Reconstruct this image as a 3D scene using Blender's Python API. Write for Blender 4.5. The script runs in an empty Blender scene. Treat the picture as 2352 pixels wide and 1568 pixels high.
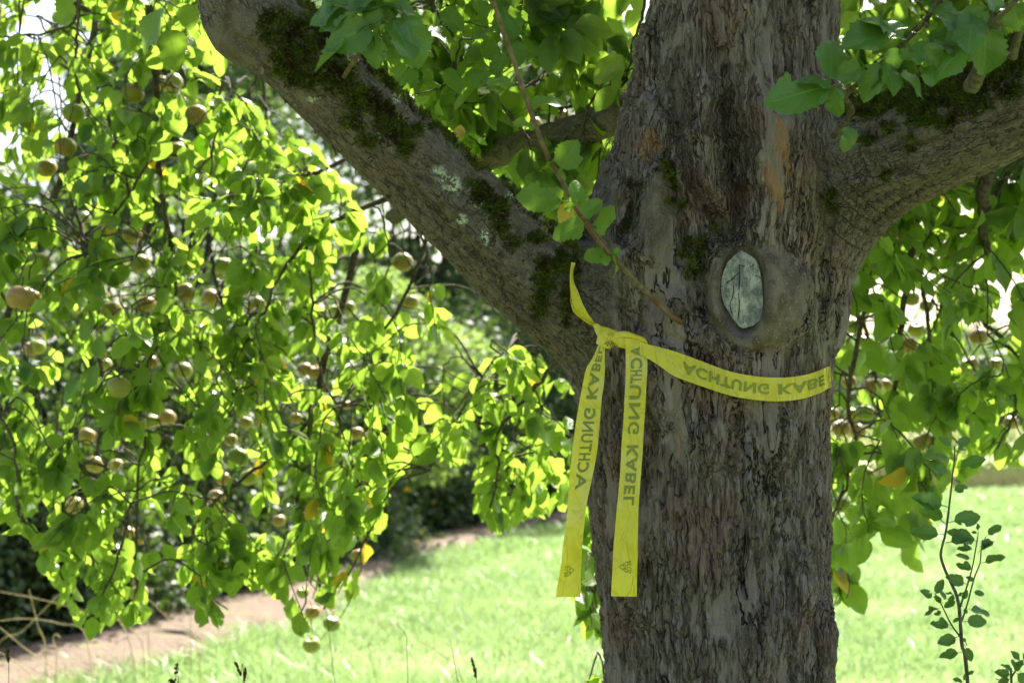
import bpy, math, random
import numpy as np
from mathutils import Vector
from mathutils.bvhtree import BVHTree

R = math.radians
rng = np.random.default_rng(7)
random.seed(7)
SC = bpy.context.scene
COL = SC.collection

# ------------------------------------------------------------------ camera, world, sun
F = 3267.0                      # focal length in units of a 2352-wide picture (50 mm on 36 mm)
PITCH = R(2.9)
CAM = np.array([0.0, 0.0, 1.5])
FW = np.array([0, math.cos(PITCH), math.sin(PITCH)])
UP = np.array([0, -math.sin(PITCH), math.cos(PITCH)])
RT = np.array([1.0, 0, 0])

cd = bpy.data.cameras.new("camera"); cam = bpy.data.objects.new("camera", cd); COL.objects.link(cam)
cam.location = CAM; cam.rotation_euler = (R(90) + PITCH, 0, 0)
cd.lens = 50; cd.sensor_width = 36; cd.clip_start = 0.05; cd.clip_end = 3000
cd.dof.use_dof = True; cd.dof.focus_distance = 2.58; cd.dof.aperture_fstop = 4.5
SC.camera = cam

SUN_EL, SUN_AZ = R(52), R(20)   # azimuth from +Y towards +X: behind the tree, slightly right
SUNV = np.array([math.sin(SUN_AZ) * math.cos(SUN_EL), math.cos(SUN_AZ) * math.cos(SUN_EL), math.sin(SUN_EL)])
w = bpy.data.worlds.new("World"); SC.world = w; w.use_nodes = True
nt = w.node_tree; nt.nodes.clear()
sky = nt.nodes.new("ShaderNodeTexSky"); sky.sky_type = 'NISHITA'; sky.sun_disc = False
sky.sun_elevation = SUN_EL; sky.sun_rotation = SUN_AZ; sky.air_density = 1.2; sky.dust_density = 4.0; sky.ozone_density = 0.4
bg = nt.nodes.new("ShaderNodeBackground"); bg.inputs[1].default_value = 0.075
wo = nt.nodes.new("ShaderNodeOutputWorld")
nt.links.new(sky.outputs[0], bg.inputs[0]); nt.links.new(bg.outputs[0], wo.inputs[0])
sl = bpy.data.lights.new("sun", 'SUN'); sun = bpy.data.objects.new("sun", sl); COL.objects.link(sun)
sl.energy = 5.0; sl.angle = R(0.53); sl.color = (1.0, 0.95, 0.86)
sun.rotation_euler = Vector(-SUNV).to_track_quat('-Z', 'Y').to_euler(); sun.location = (0, 0, 12)
SC.view_settings.view_transform = 'Standard'; SC.view_settings.look = 'None'
SC.view_settings.gamma = 1.0; SC.view_settings.exposure = 2.1
SC.render.engine = 'CYCLES'
cy = SC.cycles
cy.max_bounces = 7; cy.diffuse_bounces = 4; cy.glossy_bounces = 3; cy.transmission_bounces = 5; cy.transparent_max_bounces = 6
cy.caustics_reflective = False; cy.caustics_refractive = False
cy.sample_clamp_indirect = 6.0
cy.use_denoising = True

# ------------------------------------------------------------------ helpers
def P(px, py, d):
    return CAM + d * (FW + (px - 1176) / F * RT + (784 - py) / F * UP)
def Py(px, py, y):
    v = FW + (px - 1176) / F * RT + (784 - py) / F * UP
    return CAM + v * (y / v[1])
def PG(px, py, z=0.0):
    v = FW + (px - 1176) / F * RT + (784 - py) / F * UP
    return CAM + v * ((z - CAM[2]) / v[2])
def PV(a, d):      # arrays of pixels, depths -> points
    a = np.asarray(a, float); d = np.asarray(d, float)
    return CAM + d[:, None] * (FW + ((a[:, 0] - 1176) / F)[:, None] * RT + ((784 - a[:, 1]) / F)[:, None] * UP)
def proj(p):
    q = np.asarray(p) - CAM
    d = q @ FW
    return 1176 + F * (q @ RT) / d, 784 - F * (q @ UP) / d, d
def nrm(v):
    v = np.asarray(v, float); return v / (np.linalg.norm(v, axis=-1, keepdims=True) + 1e-12)
def sstep(a, b, x):
    t = np.clip((x - a) / (b - a), 0, 1); return t * t * (3 - 2 * t)
def inpoly(x, y, poly):
    x = np.asarray(x); y = np.asarray(y); c = np.zeros(x.shape, bool); n = len(poly); j = n - 1
    for i in range(n):
        xi, yi = poly[i]; xj, yj = poly[j]
        if yi != yj:
            c ^= ((yi > y) != (yj > y)) & (x < (xj - xi) * (y - yi) / (yj - yi) + xi)
        j = i
    return c
def catmull(pts, m):
    pts = np.asarray(pts, float); n = len(pts)
    if n < 3:
        t = np.linspace(0, 1, (n - 1) * m + 1)[:, None]; return pts[0] * (1 - t) + pts[-1] * t
    e = np.vstack([2 * pts[0] - pts[1], pts, 2 * pts[-1] - pts[-2]]); out = []
    for i in range(n - 1):
        p0, p1, p2, p3 = e[i:i + 4]
        for k in range(m):
            t = k / m
            out.append(0.5 * (2 * p1 + (p2 - p0) * t + (2 * p0 - 5 * p1 + 4 * p2 - p3) * t * t + (3 * p1 - p0 - 3 * p2 + p3) * t ** 3))
    out.append(pts[-1]); return np.array(out)

class Geo:
    """collects vertices, quads, triangles and one vector attribute"""
    def __init__(s): s.V = []; s.Q = []; s.T = []; s.A = []; s.n = 0
    def add(s, V, Q=None, T=None, A=None):
        V = np.asarray(V, float).reshape(-1, 3)
        s.V.append(V)
        if Q is not None and len(Q): s.Q.append(np.asarray(Q, int).reshape(-1, 4) + s.n)
        if T is not None and len(T): s.T.append(np.asarray(T, int).reshape(-1, 3) + s.n)
        s.A.append(np.zeros((len(V), 3)) if A is None else np.asarray(A, float).reshape(-1, 3))
        s.n += len(V)
def tag(o, label=None, cat=None, group=None, kind=None):
    if label: o["label"] = label
    if cat: o["category"] = cat
    if group: o["group"] = group
    if kind: o["kind"] = kind
    return o
def build(name, g, mat, parent=None, attrs=None, smooth=True, loc=None):
    me = bpy.data.meshes.new(name)
    V = np.vstack(g.V)
    if loc is not None: V = V - np.asarray(loc)
    Q = np.vstack(g.Q) if g.Q else np.zeros((0, 4), int)
    T = np.vstack(g.T) if g.T else np.zeros((0, 3), int)
    me.vertices.add(len(V)); me.vertices.foreach_set("co", V.astype(np.float32).ravel())
    li = np.concatenate([Q.ravel(), T.ravel()]).astype(np.int32)
    me.loops.add(len(li)); me.loops.foreach_set("vertex_index", li)
    nf = len(Q) + len(T); me.polygons.add(nf)
    ls = np.concatenate([np.arange(len(Q)) * 4, len(Q) * 4 + np.arange(len(T)) * 3]).astype(np.int32)
    me.polygons.foreach_set("loop_start", ls)
    me.polygons.foreach_set("use_smooth", np.full(nf, smooth))
    me.update(calc_edges=True)
    A = np.vstack(g.A)
    a = me.attributes.new("luv", 'FLOAT_VECTOR', 'POINT'); a.data.foreach_set("vector", A.astype(np.float32).ravel())
    for k, v in (attrs or {}).items():
        if v.ndim == 2:
            a = me.attributes.new(k, 'FLOAT_VECTOR', 'POINT'); a.data.foreach_set("vector", v.astype(np.float32).ravel())
        else:
            a = me.attributes.new(k, 'FLOAT', 'POINT'); a.data.foreach_set("value", v.astype(np.float32).ravel())
    if mat: me.materials.append(mat)
    o = bpy.data.objects.new(name, me); COL.objects.link(o)
    if loc is not None: o.location = loc
    if parent: o.parent = parent
    return o
def empty(name, loc=(0, 0, 0)):
    o = bpy.data.objects.new(name, None); COL.objects.link(o); o.location = loc; o.empty_display_size = 0.1
    return o
def tube(g, pts, rad, sides=6, rough=0.0, rnd=0.5, cap=True):
    pts = np.asarray(pts, float); n = len(pts); rad = np.broadcast_to(np.asarray(rad, float), (n,)) if np.ndim(rad) == 0 or len(rad) != n else np.asarray(rad)
    t = nrm(np.gradient(pts, axis=0))
    ref = np.array([0.31, 0.9, 0.2]); u = nrm(np.cross(t, ref)); v = np.cross(t, u)
    ang = np.arange(sides) * 2 * math.pi / sides
    rr = rad[:, None] * (1 + rough * rng.normal(size=(n, sides)))
    V = pts[:, None, :] + rr[..., None] * (np.cos(ang)[None, :, None] * u[:, None, :] + np.sin(ang)[None, :, None] * v[:, None, :])
    i = np.arange(n - 1)[:, None] * sides; j = np.arange(sides)[None, :]; k = (j + 1) % sides
    Q = np.stack([i + j, i + k, i + sides + k, i + sides + j], -1).reshape(-1, 4)
    A = np.zeros((n, sides, 3)); A[..., 0] = ang / 6.283; A[..., 1] = np.linspace(0, 1, n)[:, None]; A[..., 2] = rnd
    V = V.reshape(-1, 3); T = []
    if cap:
        V = np.vstack([V, pts[-1] + t[-1] * rad[-1] * .6]); A = np.vstack([A.reshape(-1, 3), [[0, 1, rnd]]])
        b = (n - 1) * sides; T = [[b + a, b + (a + 1) % sides, n * sides] for a in range(sides)]
    g.add(V, Q, T, A)

# ------------------------------------------------------------------ materials
class NT:
    def __init__(s, name):
        s.m = bpy.data.materials.new(name); s.m.use_nodes = True; s.t = s.m.node_tree; s.t.nodes.clear()
    def n(s, typ, ins=None, **props):
        o = s.t.nodes.new(typ)
        for k, v in props.items(): setattr(o, k, v)
        for k, v in (ins or {}).items():
            sk = o.inputs[k]
            if isinstance(v, bpy.types.NodeSocket): s.t.links.new(v, sk)
            elif isinstance(v, bpy.types.Node): s.t.links.new(v.outputs[0], sk)
            else: sk.default_value = v
        return o
    def math(s, op, a, b=0.0, c=0.0, clamp=False):
        return s.n("ShaderNodeMath", {0: a, 1: b, 2: c}, operation=op, use_clamp=clamp).outputs[0]
    def vm(s, op, a, b=(0, 0, 0)):
        o = s.n("ShaderNodeVectorMath", {0: a}, operation=op)
        if op == 'SCALE':
            if isinstance(b, (int, float)): o.inputs[3].default_value = b
            else: s.t.links.new(b, o.inputs[3])
        else:
            if isinstance(b, bpy.types.NodeSocket): s.t.links.new(b, o.inputs[1])
            else: o.inputs[1].default_value = b
        return o.outputs[0]
    def noise(s, vec, scale, detail=4, rough=0.55, out=0):
        return s.n("ShaderNodeTexNoise", {"Vector": vec, "Scale": scale, "Detail": detail, "Roughness": rough}).outputs[out]
    def vor(s, vec, scale, feature='F1', out="Distance", rand=1.0):
        return s.n("ShaderNodeTexVoronoi", {"Vector": vec, "Scale": scale, "Randomness": rand}, feature=feature).outputs[out]
    def ss(s, x, a, b, c=0.0, d=1.0):
        return s.n("ShaderNodeMapRange", {0: x, 1: a, 2: b, 3: c, 4: d}, interpolation_type='SMOOTHSTEP').outputs[0]
    def mix(s, f, a, b, blend='MIX'):
        o = s.n("ShaderNodeMix", None, data_type='RGBA', blend_type=blend)
        for i, v in ((0, f), (6, a), (7, b)):
            if isinstance(v, bpy.types.NodeSocket): s.t.links.new(v, o.inputs[i])
            else: o.inputs[i].default_value = v if i == 0 else (*v, 1) if len(v) == 3 else v
        return o.outputs[2]
    def mixf(s, f, a, b):
        o = s.n("ShaderNodeMix", {0: f, 2: a, 3: b}, data_type='FLOAT'); return o.outputs[0]
    def attr(s, name): return s.n("ShaderNodeAttribute", None, attribute_name=name)
    def sep(s, v): return s.n("ShaderNodeSeparateXYZ", {0: v}).outputs
    def obj(s): return s.n("ShaderNodeTexCoord").outputs["Object"]
    def bsdf(s, col, rough=0.7, spec=0.3, bump=None, bd=0.002, bs=1.0, **extra):
        p = s.n("ShaderNodeBsdfPrincipled", {"Roughness": rough, "Specular IOR Level": spec})
        if isinstance(col, bpy.types.NodeSocket): s.t.links.new(col, p.inputs[0])
        else: p.inputs[0].default_value = (*col, 1)
        if bump is not None:
            b = s.n("ShaderNodeBump", {"Height": bump, "Distance": bd, "Strength": bs}); s.t.links.new(b.outputs[0], p.inputs["Normal"])
        for k, v in extra.items(): p.inputs[k].default_value = v
        return p
    def out(s, sh, disp=None):
        o = s.n("ShaderNodeOutputMaterial", {0: sh.outputs[0] if isinstance(sh, bpy.types.Node) else sh})
        if disp is not None: s.t.links.new(disp, o.inputs[2])
        return s.m

def leaf_mat(name, top, under, trans, yellow=(0.55, 0.40, 0.03), ythr=0.990, tw=0.45, rough=0.34, spec=0.55, veins=True):
    m = NT(name); a = m.sep(m.attr("luv").outputs["Vector"]); u, v, r = a[0], a[1], a[2]
    au = m.math('ABSOLUTE', u)
    hv = m.n("ShaderNodeCombineXYZ", {0: r, 1: m.math('MULTIPLY', r, 17.3), 2: 0.0}).outputs[0]
    rv = m.noise(hv, 37.0, 1)
    oc = m.obj()
    side = None
    n1 = m.noise(oc, 55, 3)
    topc = m.mix(rv, tuple(c * .62 for c in top), tuple(c * 1.35 for c in top))
    undc = m.mix(rv, tuple(c * .8 for c in under), tuple(c * 1.2 for c in under))
    trc = m.mix(rv, (trans[0] * .75, trans[1] * .85, trans[2] * .8), (trans[0] * 1.25, trans[1] * 1.08, trans[2] * 1.2))
    if veins:
        mid = m.ss(au, 0.03, 0.09, 1, 0)
        s1 = m.math('SUBTRACT', m.math('MULTIPLY', v, 44.0), m.math('MULTIPLY', au, 19.0))
        sv = m.ss(m.math('SINE', s1), 0.80, 1.0)
        ve = m.math('MAXIMUM', mid, m.math('MULTIPLY', sv, 0.55))
        topc = m.mix(m.math('MULTIPLY', ve, .45), topc, tuple(min(1, c * 2.2) for c in top))
        undc = m.mix(m.math('MULTIPLY', ve, .5), undc, tuple(min(1, c * 1.7) for c in under))
        trc = m.mix(m.math('MULTIPLY', ve, .5), trc, tuple(c * .55 for c in trans))
        spot = m.ss(m.noise(oc, 130, 2), 0.69, 0.74)
        spot = m.math('MULTIPLY', spot, m.ss(rv, .45, .6))
    yl = m.math('GREATER_THAN', r, ythr)
    cols = []
    for c, k in ((topc, 1), (undc, .9), (trc, 1.0)):
        c = m.mix(m.math('MULTIPLY', n1, .35), c, (0.10 * k, 0.10 * k, 0.02), 'MIX')
        c = m.mix(yl, c, tuple(q * k for q in yellow))
        if veins: c = m.mix(m.math('MULTIPLY', spot, .8), c, (0.07, 0.04, 0.015))
        cols.append(c)
    bf = m.n("ShaderNodeNewGeometry").outputs["Backfacing"]
    base = m.mix(bf, cols[0], cols[1])
    rg = m.mixf(bf, rough, min(1, rough + .3))
    bh = m.noise(oc, 160, 3)
    if veins: bh = m.math('SUBTRACT', bh, m.math('MULTIPLY', ve, .8))
    p = m.bsdf(base, rg, spec, bump=bh, bd=0.0012, bs=.7)
    t = m.n("ShaderNodeBsdfTranslucent", {0: cols[2]})
    mx = m.n("ShaderNodeMixShader", {0: tw, 1: p.outputs[0], 2: t.outputs[0]})
    return m.out(mx)

def bark_simple(name, c1, c2, c3, sc=60, bd=.004):
    m = NT(name); oc = m.obj()
    n = m.noise(oc, sc, 5, .65); b = m.noise(oc, sc * .25, 3)
    c = m.mix(m.ss(n, .35, .65), c1, c2); c = m.mix(m.ss(b, .5, .62), c, c3)
    return m.out(m.bsdf(c, .85, .2, bump=n, bd=bd))

M = {}
M['leaf'] = leaf_mat("leaf_green", (0.07, 0.14, 0.022), (0.13, 0.20, 0.055), (0.37, 0.62, 0.06), tw=.57, rough=.29)
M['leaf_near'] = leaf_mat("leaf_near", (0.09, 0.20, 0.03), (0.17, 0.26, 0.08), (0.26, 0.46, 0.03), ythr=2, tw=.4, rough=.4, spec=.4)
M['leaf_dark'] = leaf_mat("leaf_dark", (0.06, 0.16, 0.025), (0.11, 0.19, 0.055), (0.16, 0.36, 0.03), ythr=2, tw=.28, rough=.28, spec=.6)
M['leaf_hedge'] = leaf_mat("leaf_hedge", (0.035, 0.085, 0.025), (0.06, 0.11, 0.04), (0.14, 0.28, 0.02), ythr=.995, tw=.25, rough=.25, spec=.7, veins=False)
M['leaf_far'] = leaf_mat("leaf_far", (0.07, 0.14, 0.05), (0.10, 0.17, 0.07), (0.24, 0.42, 0.08), ythr=.995, tw=.3, rough=.25, spec=.7, veins=False)
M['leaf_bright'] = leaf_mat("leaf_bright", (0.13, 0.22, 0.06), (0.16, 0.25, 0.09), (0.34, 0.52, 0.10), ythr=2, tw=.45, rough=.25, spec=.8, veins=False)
M['twig'] = bark_simple("twig_bark", (0.045, 0.035, 0.025), (0.13, 0.10, 0.075), (0.10, 0.10, 0.06), 90, .003)
M['shoot'] = bark_simple("shoot_bark", (0.10, 0.075, 0.05), (0.20, 0.15, 0.11), (0.14, 0.06, 0.03), 60, .001)
M['sapling_bark'] = bark_simple("sapling_bark", (0.07, 0.06, 0.045), (0.15, 0.13, 0.10), (0.10, 0.09, 0.06), 80, .001)
M['far_bark'] = bark_simple("far_bark", (0.03, 0.025, 0.02), (0.08, 0.07, 0.05), (0.06, 0.06, 0.04), 6, .02)
M['dry'] = bark_simple("dry_grass", (0.42, 0.33, 0.17), (0.52, 0.42, 0.24), (0.33, 0.26, 0.13), 20, .001)
M['seed'] = bark_simple("seed_head", (0.05, 0.045, 0.02), (0.10, 0.08, 0.04), (0.06, 0.05, 0.03), 200, .001)

def moss_mat():
    m = NT("moss"); r = m.sep(m.attr("luv").outputs["Vector"])
    c = m.mix(r[2], (0.028, 0.042, 0.007), (0.14, 0.18, 0.025)); c = m.mix(m.ss(m.noise(m.obj(), 28, 2), .52, .62), c, (0.05, 0.034, 0.014))
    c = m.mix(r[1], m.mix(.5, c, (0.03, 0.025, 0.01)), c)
    p = m.bsdf(c, .8, .15); t = m.n("ShaderNodeBsdfTranslucent", {0: m.mix(.5, c, (0.1, 0.16, 0.02))})
    return m.out(m.n("ShaderNodeMixShader", {0: .25, 1: p.outputs[0], 2: t.outputs[0]}))
M['moss'] = moss_mat()

def trunk_mat():
    m = NT("trunk_bark")
    def bark(q, sc, rough_amt):
        wn = m.vm('SCALE', m.vm('SUBTRACT', m.noise(q, 22 * sc, 3, .6, 1), (.5, .5, .5)), .022 / sc)
        w2 = m.vm('SCALE', m.vm('SUBTRACT', m.noise(q, 95 * sc, 3, .6, 1), (.5, .5, .5)), .006 / sc)
        wq = m.vm('ADD', m.vm('ADD', q, wn), w2)
        nA = m.noise(wq, 42 * sc, 2, .5)
        e1 = m.math('ABSOLUTE', m.math('SUBTRACT', nA, .5))
        lm_ = m.noise(q, 30 * sc, 2)
        cr1 = m.math('MAXIMUM', m.ss(e1, 0.0, 0.040), m.ss(lm_, .45, .52))      # broken winding fissures
        e1b = m.ss(e1, 0.0, 0.16)
        e2 = m.math('ABSOLUTE', m.math('SUBTRACT', m.noise(wq, 88 * sc, 2, .5), .5))
        cr4 = m.math('MAXIMUM', m.ss(e2, 0.0, 0.035), m.ss(lm_, .52, .44))
        v1 = m.vor(wq, 38 * sc, 'DISTANCE_TO_EDGE'); cr2 = m.ss(v1, 0.0, 0.16)
        v2 = m.vor(wq, 95 * sc, 'DISTANCE_TO_EDGE'); cr3 = m.ss(v2, 0.0, 0.22)
        vc = m.sep(m.vor(wq, 70 * sc, 'F1', "Color"))[0]
        fb = m.noise(wq, 110 * sc, 5, .65)
        lo = m.noise(q, 17 * sc, 2)
        h = m.math('ADD', m.math('MULTIPLY', cr1, .10), m.math('ADD', m.math('MULTIPLY', e1b, .26), m.math('MULTIPLY', cr4, .12)))
        h = m.math('ADD', h, m.math('MULTIPLY', cr2, .22))
        h = m.math('ADD', h, m.math('MULTIPLY', cr3, .12))
        h = m.math('ADD', h, m.math('MULTIPLY', vc, .16))
        h = m.math('ADD', h, m.math('MULTIPLY', fb, .30))
        h = m.math('ADD', h, m.math('MULTIPLY', lo, .35))
        return h, m.math('MULTIPLY', m.math('MULTIPLY', cr1, m.mixf(.45, cr4, 1.0)), m.mixf(.5, cr2, 1.0)), vc, fb
    qa = m.attr("qa").outputs["Vector"]; qb = m.attr("qb").outputs["Vector"]
    ms = m.sep(m.attr("msk").outputs["Vector"])      # limb weight, smooth callus, amplitude
    m2 = m.sep(m.attr("msk2").outputs["Vector"])     # orange, pale, green algae
    h1, c1, v1, f1 = bark(qa, 1.42, 1)
    h2, c2, v2, f2 = bark(qb, 1.1, 1)
    h = m.mixf(ms[0], h1, m.math('MULTIPLY', h2, .8)); und = m.attr('under').outputs['Fac']; cr = m.mixf(ms[0], c1, m.mixf(m.math('ADD', m.math('MULTIPLY', und, .75), .25), 1.0, c2)); vc = m.mixf(ms[0], v1, v2); fb = m.mixf(ms[0], f1, f2)
    sm_ = m.math('MULTIPLY', m.ss(m.math('ADD', m.noise(qa, 16, 3, .55), m.math('MULTIPLY', m.math('SUBTRACT', m.noise(qa, 60, 3), .5), .35)), .53, .59), m.math('SUBTRACT', 1.0, ms[0]))
    bigc = m.math('MAXIMUM', m.ss(m.math('ABSOLUTE', m.math('SUBTRACT', m.noise(qa, 15, 4, .6), .5)), 0.0, .011), m.ss(m.noise(qa, 9, 1), .46, .50))
    cr = m.math('MAXIMUM', cr, m.math('MULTIPLY', sm_, .85)); cr = m.math('MULTIPLY', cr, m.mixf(ms[0], bigc, 1.0))
    h = m.math('ADD', m.mixf(m.math('MULTIPLY', sm_, .75), h, m.math('ADD', .55, m.math('MULTIPLY', fb, .25))), m.mixf(ms[0], m.math('MULTIPLY', m.math('SUBTRACT', bigc, 1.0), .45), 0.0))
    oc = m.obj()
    big = m.noise(oc, 7, 3); med = m.noise(oc, 26, 4, .6); fine = m.noise(oc, 260, 3, .7)
    base = m.mix(m.ss(vc, .1, .9), (0.125, 0.100, 0.085), (0.225, 0.195, 0.172))
    base = m.mix(m.ss(fb, .35, .68), m.mix(.5, base, (0.075, 0.057, 0.047)), base)
    base = m.mix(m.ss(m.noise(qa, 60, 5, .6), .52, .60), base, (0.25, 0.225, 0.215))                     # pale grey weathered
    base = m.mix(m.math('MULTIPLY', m.ss(big, .52, .62), .5), base, (0.18, 0.115, 0.095))   # reddish inner bark
    base = m.mix(m.math('MULTIPLY', m.ss(big, .46, .36), .3), base, (0.115, 0.115, 0.075))  # algae film
    base = m.mix(m.math('MULTIPLY', sm_, .65), base, m.mix(m.noise(qa, 90, 4, .65), (0.15, 0.125, 0.112), (0.29, 0.255, 0.24)))
    en = m.math('MULTIPLY', m.math('SUBTRACT', m.noise(qa, 45, 4, .6), .5), 1.8)
    base = m.mix(m.math('MULTIPLY', m.ss(m.math('ADD', m2[0], en), .42, .55), .75), base, m.mix(fb, (0.20, 0.10, 0.05), (0.36, 0.21, 0.12)))
    base = m.mix(m.math('MULTIPLY', m.ss(m.math('ADD', m2[1], en), .42, .52), .85), base, m.mix(fine, (0.17, 0.145, 0.13), (0.27, 0.24, 0.22)))
    base = m.mix(m.math('MULTIPLY', m2[2], .7), base, (0.10, 0.115, 0.05))
    smoothc = m.mix(m.ss(med, .35, .65), (0.075, 0.062, 0.045), (0.155, 0.135, 0.115))
    dots = m.ss(m.vor(m.vm('MULTIPLY', oc, (1, 1, 1.8)), 130, 'F1'), .16, .24, 1, 0)
    smoothc = m.mix(m.math('MULTIPLY', dots, m.ss(fine, .4, .6)), smoothc, (0.36, 0.31, 0.24))
    limbc = m.mix(m.ss(m.noise(qb, 60, 6, .75), .38, .62), (0.065, 0.055, 0.046), (0.185, 0.165, 0.148)); limbc = m.mix(m.math('MULTIPLY', m.ss(v2, .2, .8), .45), limbc, (0.16, 0.135, 0.118))
    limbc = m.mix(m.math('MULTIPLY', dots, .5), limbc, (0.33, 0.29, 0.23))
    base = m.mix(m.math('MULTIPLY', ms[0], .75), base, limbc)
    base = m.mix(ms[1], base, smoothc)
    base = m.mix(m.math('MULTIPLY', m.ss(fine, .45, .7), .25), base, (0.28, 0.24, 0.19))
    crk = m.math('MAXIMUM', cr, ms[1])
    base = m.mix(m.ss(crk, 0, .7, .80, 0), base, (0.032, 0.026, 0.023))
    base = m.mix(1.0, base, (1.05, 0.98, 1.06), 'MULTIPLY')
    base = m.mix(m.math('MULTIPLY', ms[0], 1.0), base, m.mix(1.0, base, (0.81, 0.81, 0.82), 'MULTIPLY'))
    lich = m.attr("lichen").outputs["Fac"]
    lm = m.math('MULTIPLY', lich, m.ss(m.noise(oc, 120, 4, .7), .46, .52))
    base = m.mix(lm, base, (0.50, 0.55, 0.48))
    hs = m.math('ADD', .72, m.math('MULTIPLY', fine, .05))
    hh = m.mixf(m.math('MULTIPLY', ms[1], .93), h, hs)
    hb = m.math('ADD', m.math('MULTIPLY', fine, .15), m.math('ADD', m.math('MULTIPLY', fb, .35), m.math('MULTIPLY', m.mixf(ms[1], cr, 1.0), .35)))
    p = m.bsdf(base, .82, .22, bump=m.math('ADD', hb, m.math('MULTIPLY', dots, m.math('MULTIPLY', ms[1], .1))), bd=.005, bs=1.0)
    d = m.n("ShaderNodeDisplacement", {"Height": hh, "Midlevel": 1.0})
    m.t.links.new(m.math('MULTIPLY', ms[2], 0.018), d.inputs["Scale"])
    m.m.displacement_method = 'BOTH'
    return m.out(p, d.outputs[0])
M['trunk'] = trunk_mat()

def apple_mat():
    m = NT("apple_skin"); oi = m.n("ShaderNodeObjectInfo"); r = oi.outputs["Random"]; oc = m.obj()
    tone = m.sep(m.attr("luv").outputs["Vector"])[2]
    g = m.mix(r, (0.17, 0.24, 0.035), (0.28, 0.30, 0.05))
    off = m.n("ShaderNodeCombineXYZ", {0: m.math('MULTIPLY', r, 9.0), 1: 0.0, 2: 0.0}).outputs[0]
    n = m.noise(m.vm('ADD', oc, off), 22, 3)
    f = m.math('ADD', m.math('MULTIPLY', tone, .55), m.math('SUBTRACT', n, .5))
    c = m.mix(m.ss(f, .05, .55), g, (0.29, 0.18, 0.05))
    c = m.mix(m.ss(m.noise(m.vm('ADD', oc, off), 60, 5, .7), .60, .68), c, (0.22, 0.14, 0.06))
    sp = m.ss(m.vor(oc, 220), .12, .2, 1, 0); c = m.mix(m.math('MULTIPLY', sp, .4), c, (0.5, 0.42, 0.2))
    return m.out(m.bsdf(c, .38, .5, bump=m.noise(oc, 150, 3), bd=.0008, **{"Subsurface Weight": 0.0}))
M['apple'] = apple_mat()
# ------------------------------------------------------------------ apple tree: trunk by smooth-union field
def chain(rows, m=4):
    """rows (px,py,r_px,depth) -> world centres, radii"""
    a = catmull(np.array(rows, float), m)
    return PV(a[:, :2], a[:, 3]), a[:, 2] * a[:, 3] / F
TR = chain([(1760, -900, 190, 2.9), (1730, -400, 198, 2.86), (1712, 0, 214, 2.82), (1690, 150, 224, 2.82), (1668, 300, 245, 2.83), (1655, 420, 255, 2.84), (1652, 540, 262, 2.85),
            (1648, 660, 270, 2.85), (1633, 780, 280, 2.84), (1618, 880, 287, 2.83), (1620, 1000, 279, 2.83), (1631, 1200, 271, 2.83), (1643, 1400, 264, 2.83),
            (1650, 1568, 261, 2.83), (1652, 2000, 262, 2.83)])
LL = chain([(1500, 820, 150, 2.86), (1340, 715, 128, 2.79), (1195, 603, 119, 2.70), (1062, 480, 110, 2.61), (930, 356, 105, 2.53), (805, 240, 103, 2.46),
            (695, 130, 104, 2.41), (600, 35, 105, 2.38), (560, -90, 100, 2.40), (560, -260, 92, 2.5)])
RL = chain([(1700, 640, 170, 2.86), (1870, 470, 160, 2.80), (2000, 375, 143, 2.72), (2120, 318, 136, 2.64), (2240, 268, 133, 2.57), (2400, 190, 128, 2.48), (2600, 90, 120, 2.38)])
KN = chain([(545, 25, 80, 2.40), (548, 60, 72, 2.40)])
BL = chain([(1560, 250, 70, 2.95), (1430, 262, 50, 3.08), (1330, 300, 42, 3.2), (1200, 335, 38, 3.32), (1100, 368, 32, 3.42), (1000, 420, 26, 3.55), (900, 500, 20, 3.7)])

H = 0.0085
lo = np.array([-0.62, 2.16, 0.80]); hi = np.array([1.13, 3.22, 2.75])
nx, ny, nz = [int(round((hi[i] - lo[i]) / H)) for i in range(3)]
ax = [lo[i] + H * np.arange(n) for i, n in enumerate((nx, ny, nz))]
def seg_sdf(Pp, pts, rad):
    best = np.full(Pp.shape[:-1], 9.0, np.float32)
    for i in range(len(pts) - 1):
        a, b = pts[i], pts[i + 1]; ab = b - a; L = ab @ ab
        t = np.clip(((Pp - a) @ ab) / L, 0, 1)
        d = np.linalg.norm(Pp - (a + t[..., None] * ab), axis=-1) - (rad[i] * (1 - t) + rad[i + 1] * t)
        best = np.minimum(best, d)
    return best
def smin(a, b, k):
    h = np.clip(0.5 + 0.5 * (b - a) / k, 0, 1); return b * (1 - h) + a * h - k * h * (1 - h)
def block(fn, cen, rad):
    """slice of the grid round a sphere"""
    s = []
    for i in range(3):
        a = max(0, int((cen[i] - rad - lo[i]) / H)); b = min((nx, ny, nz)[i], int((cen[i] + rad - lo[i]) / H) + 2); s.append(slice(a, max(a, b)))
    return tuple(s)
fld = np.full((nx, ny, nz), 0.25, np.float32)
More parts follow.
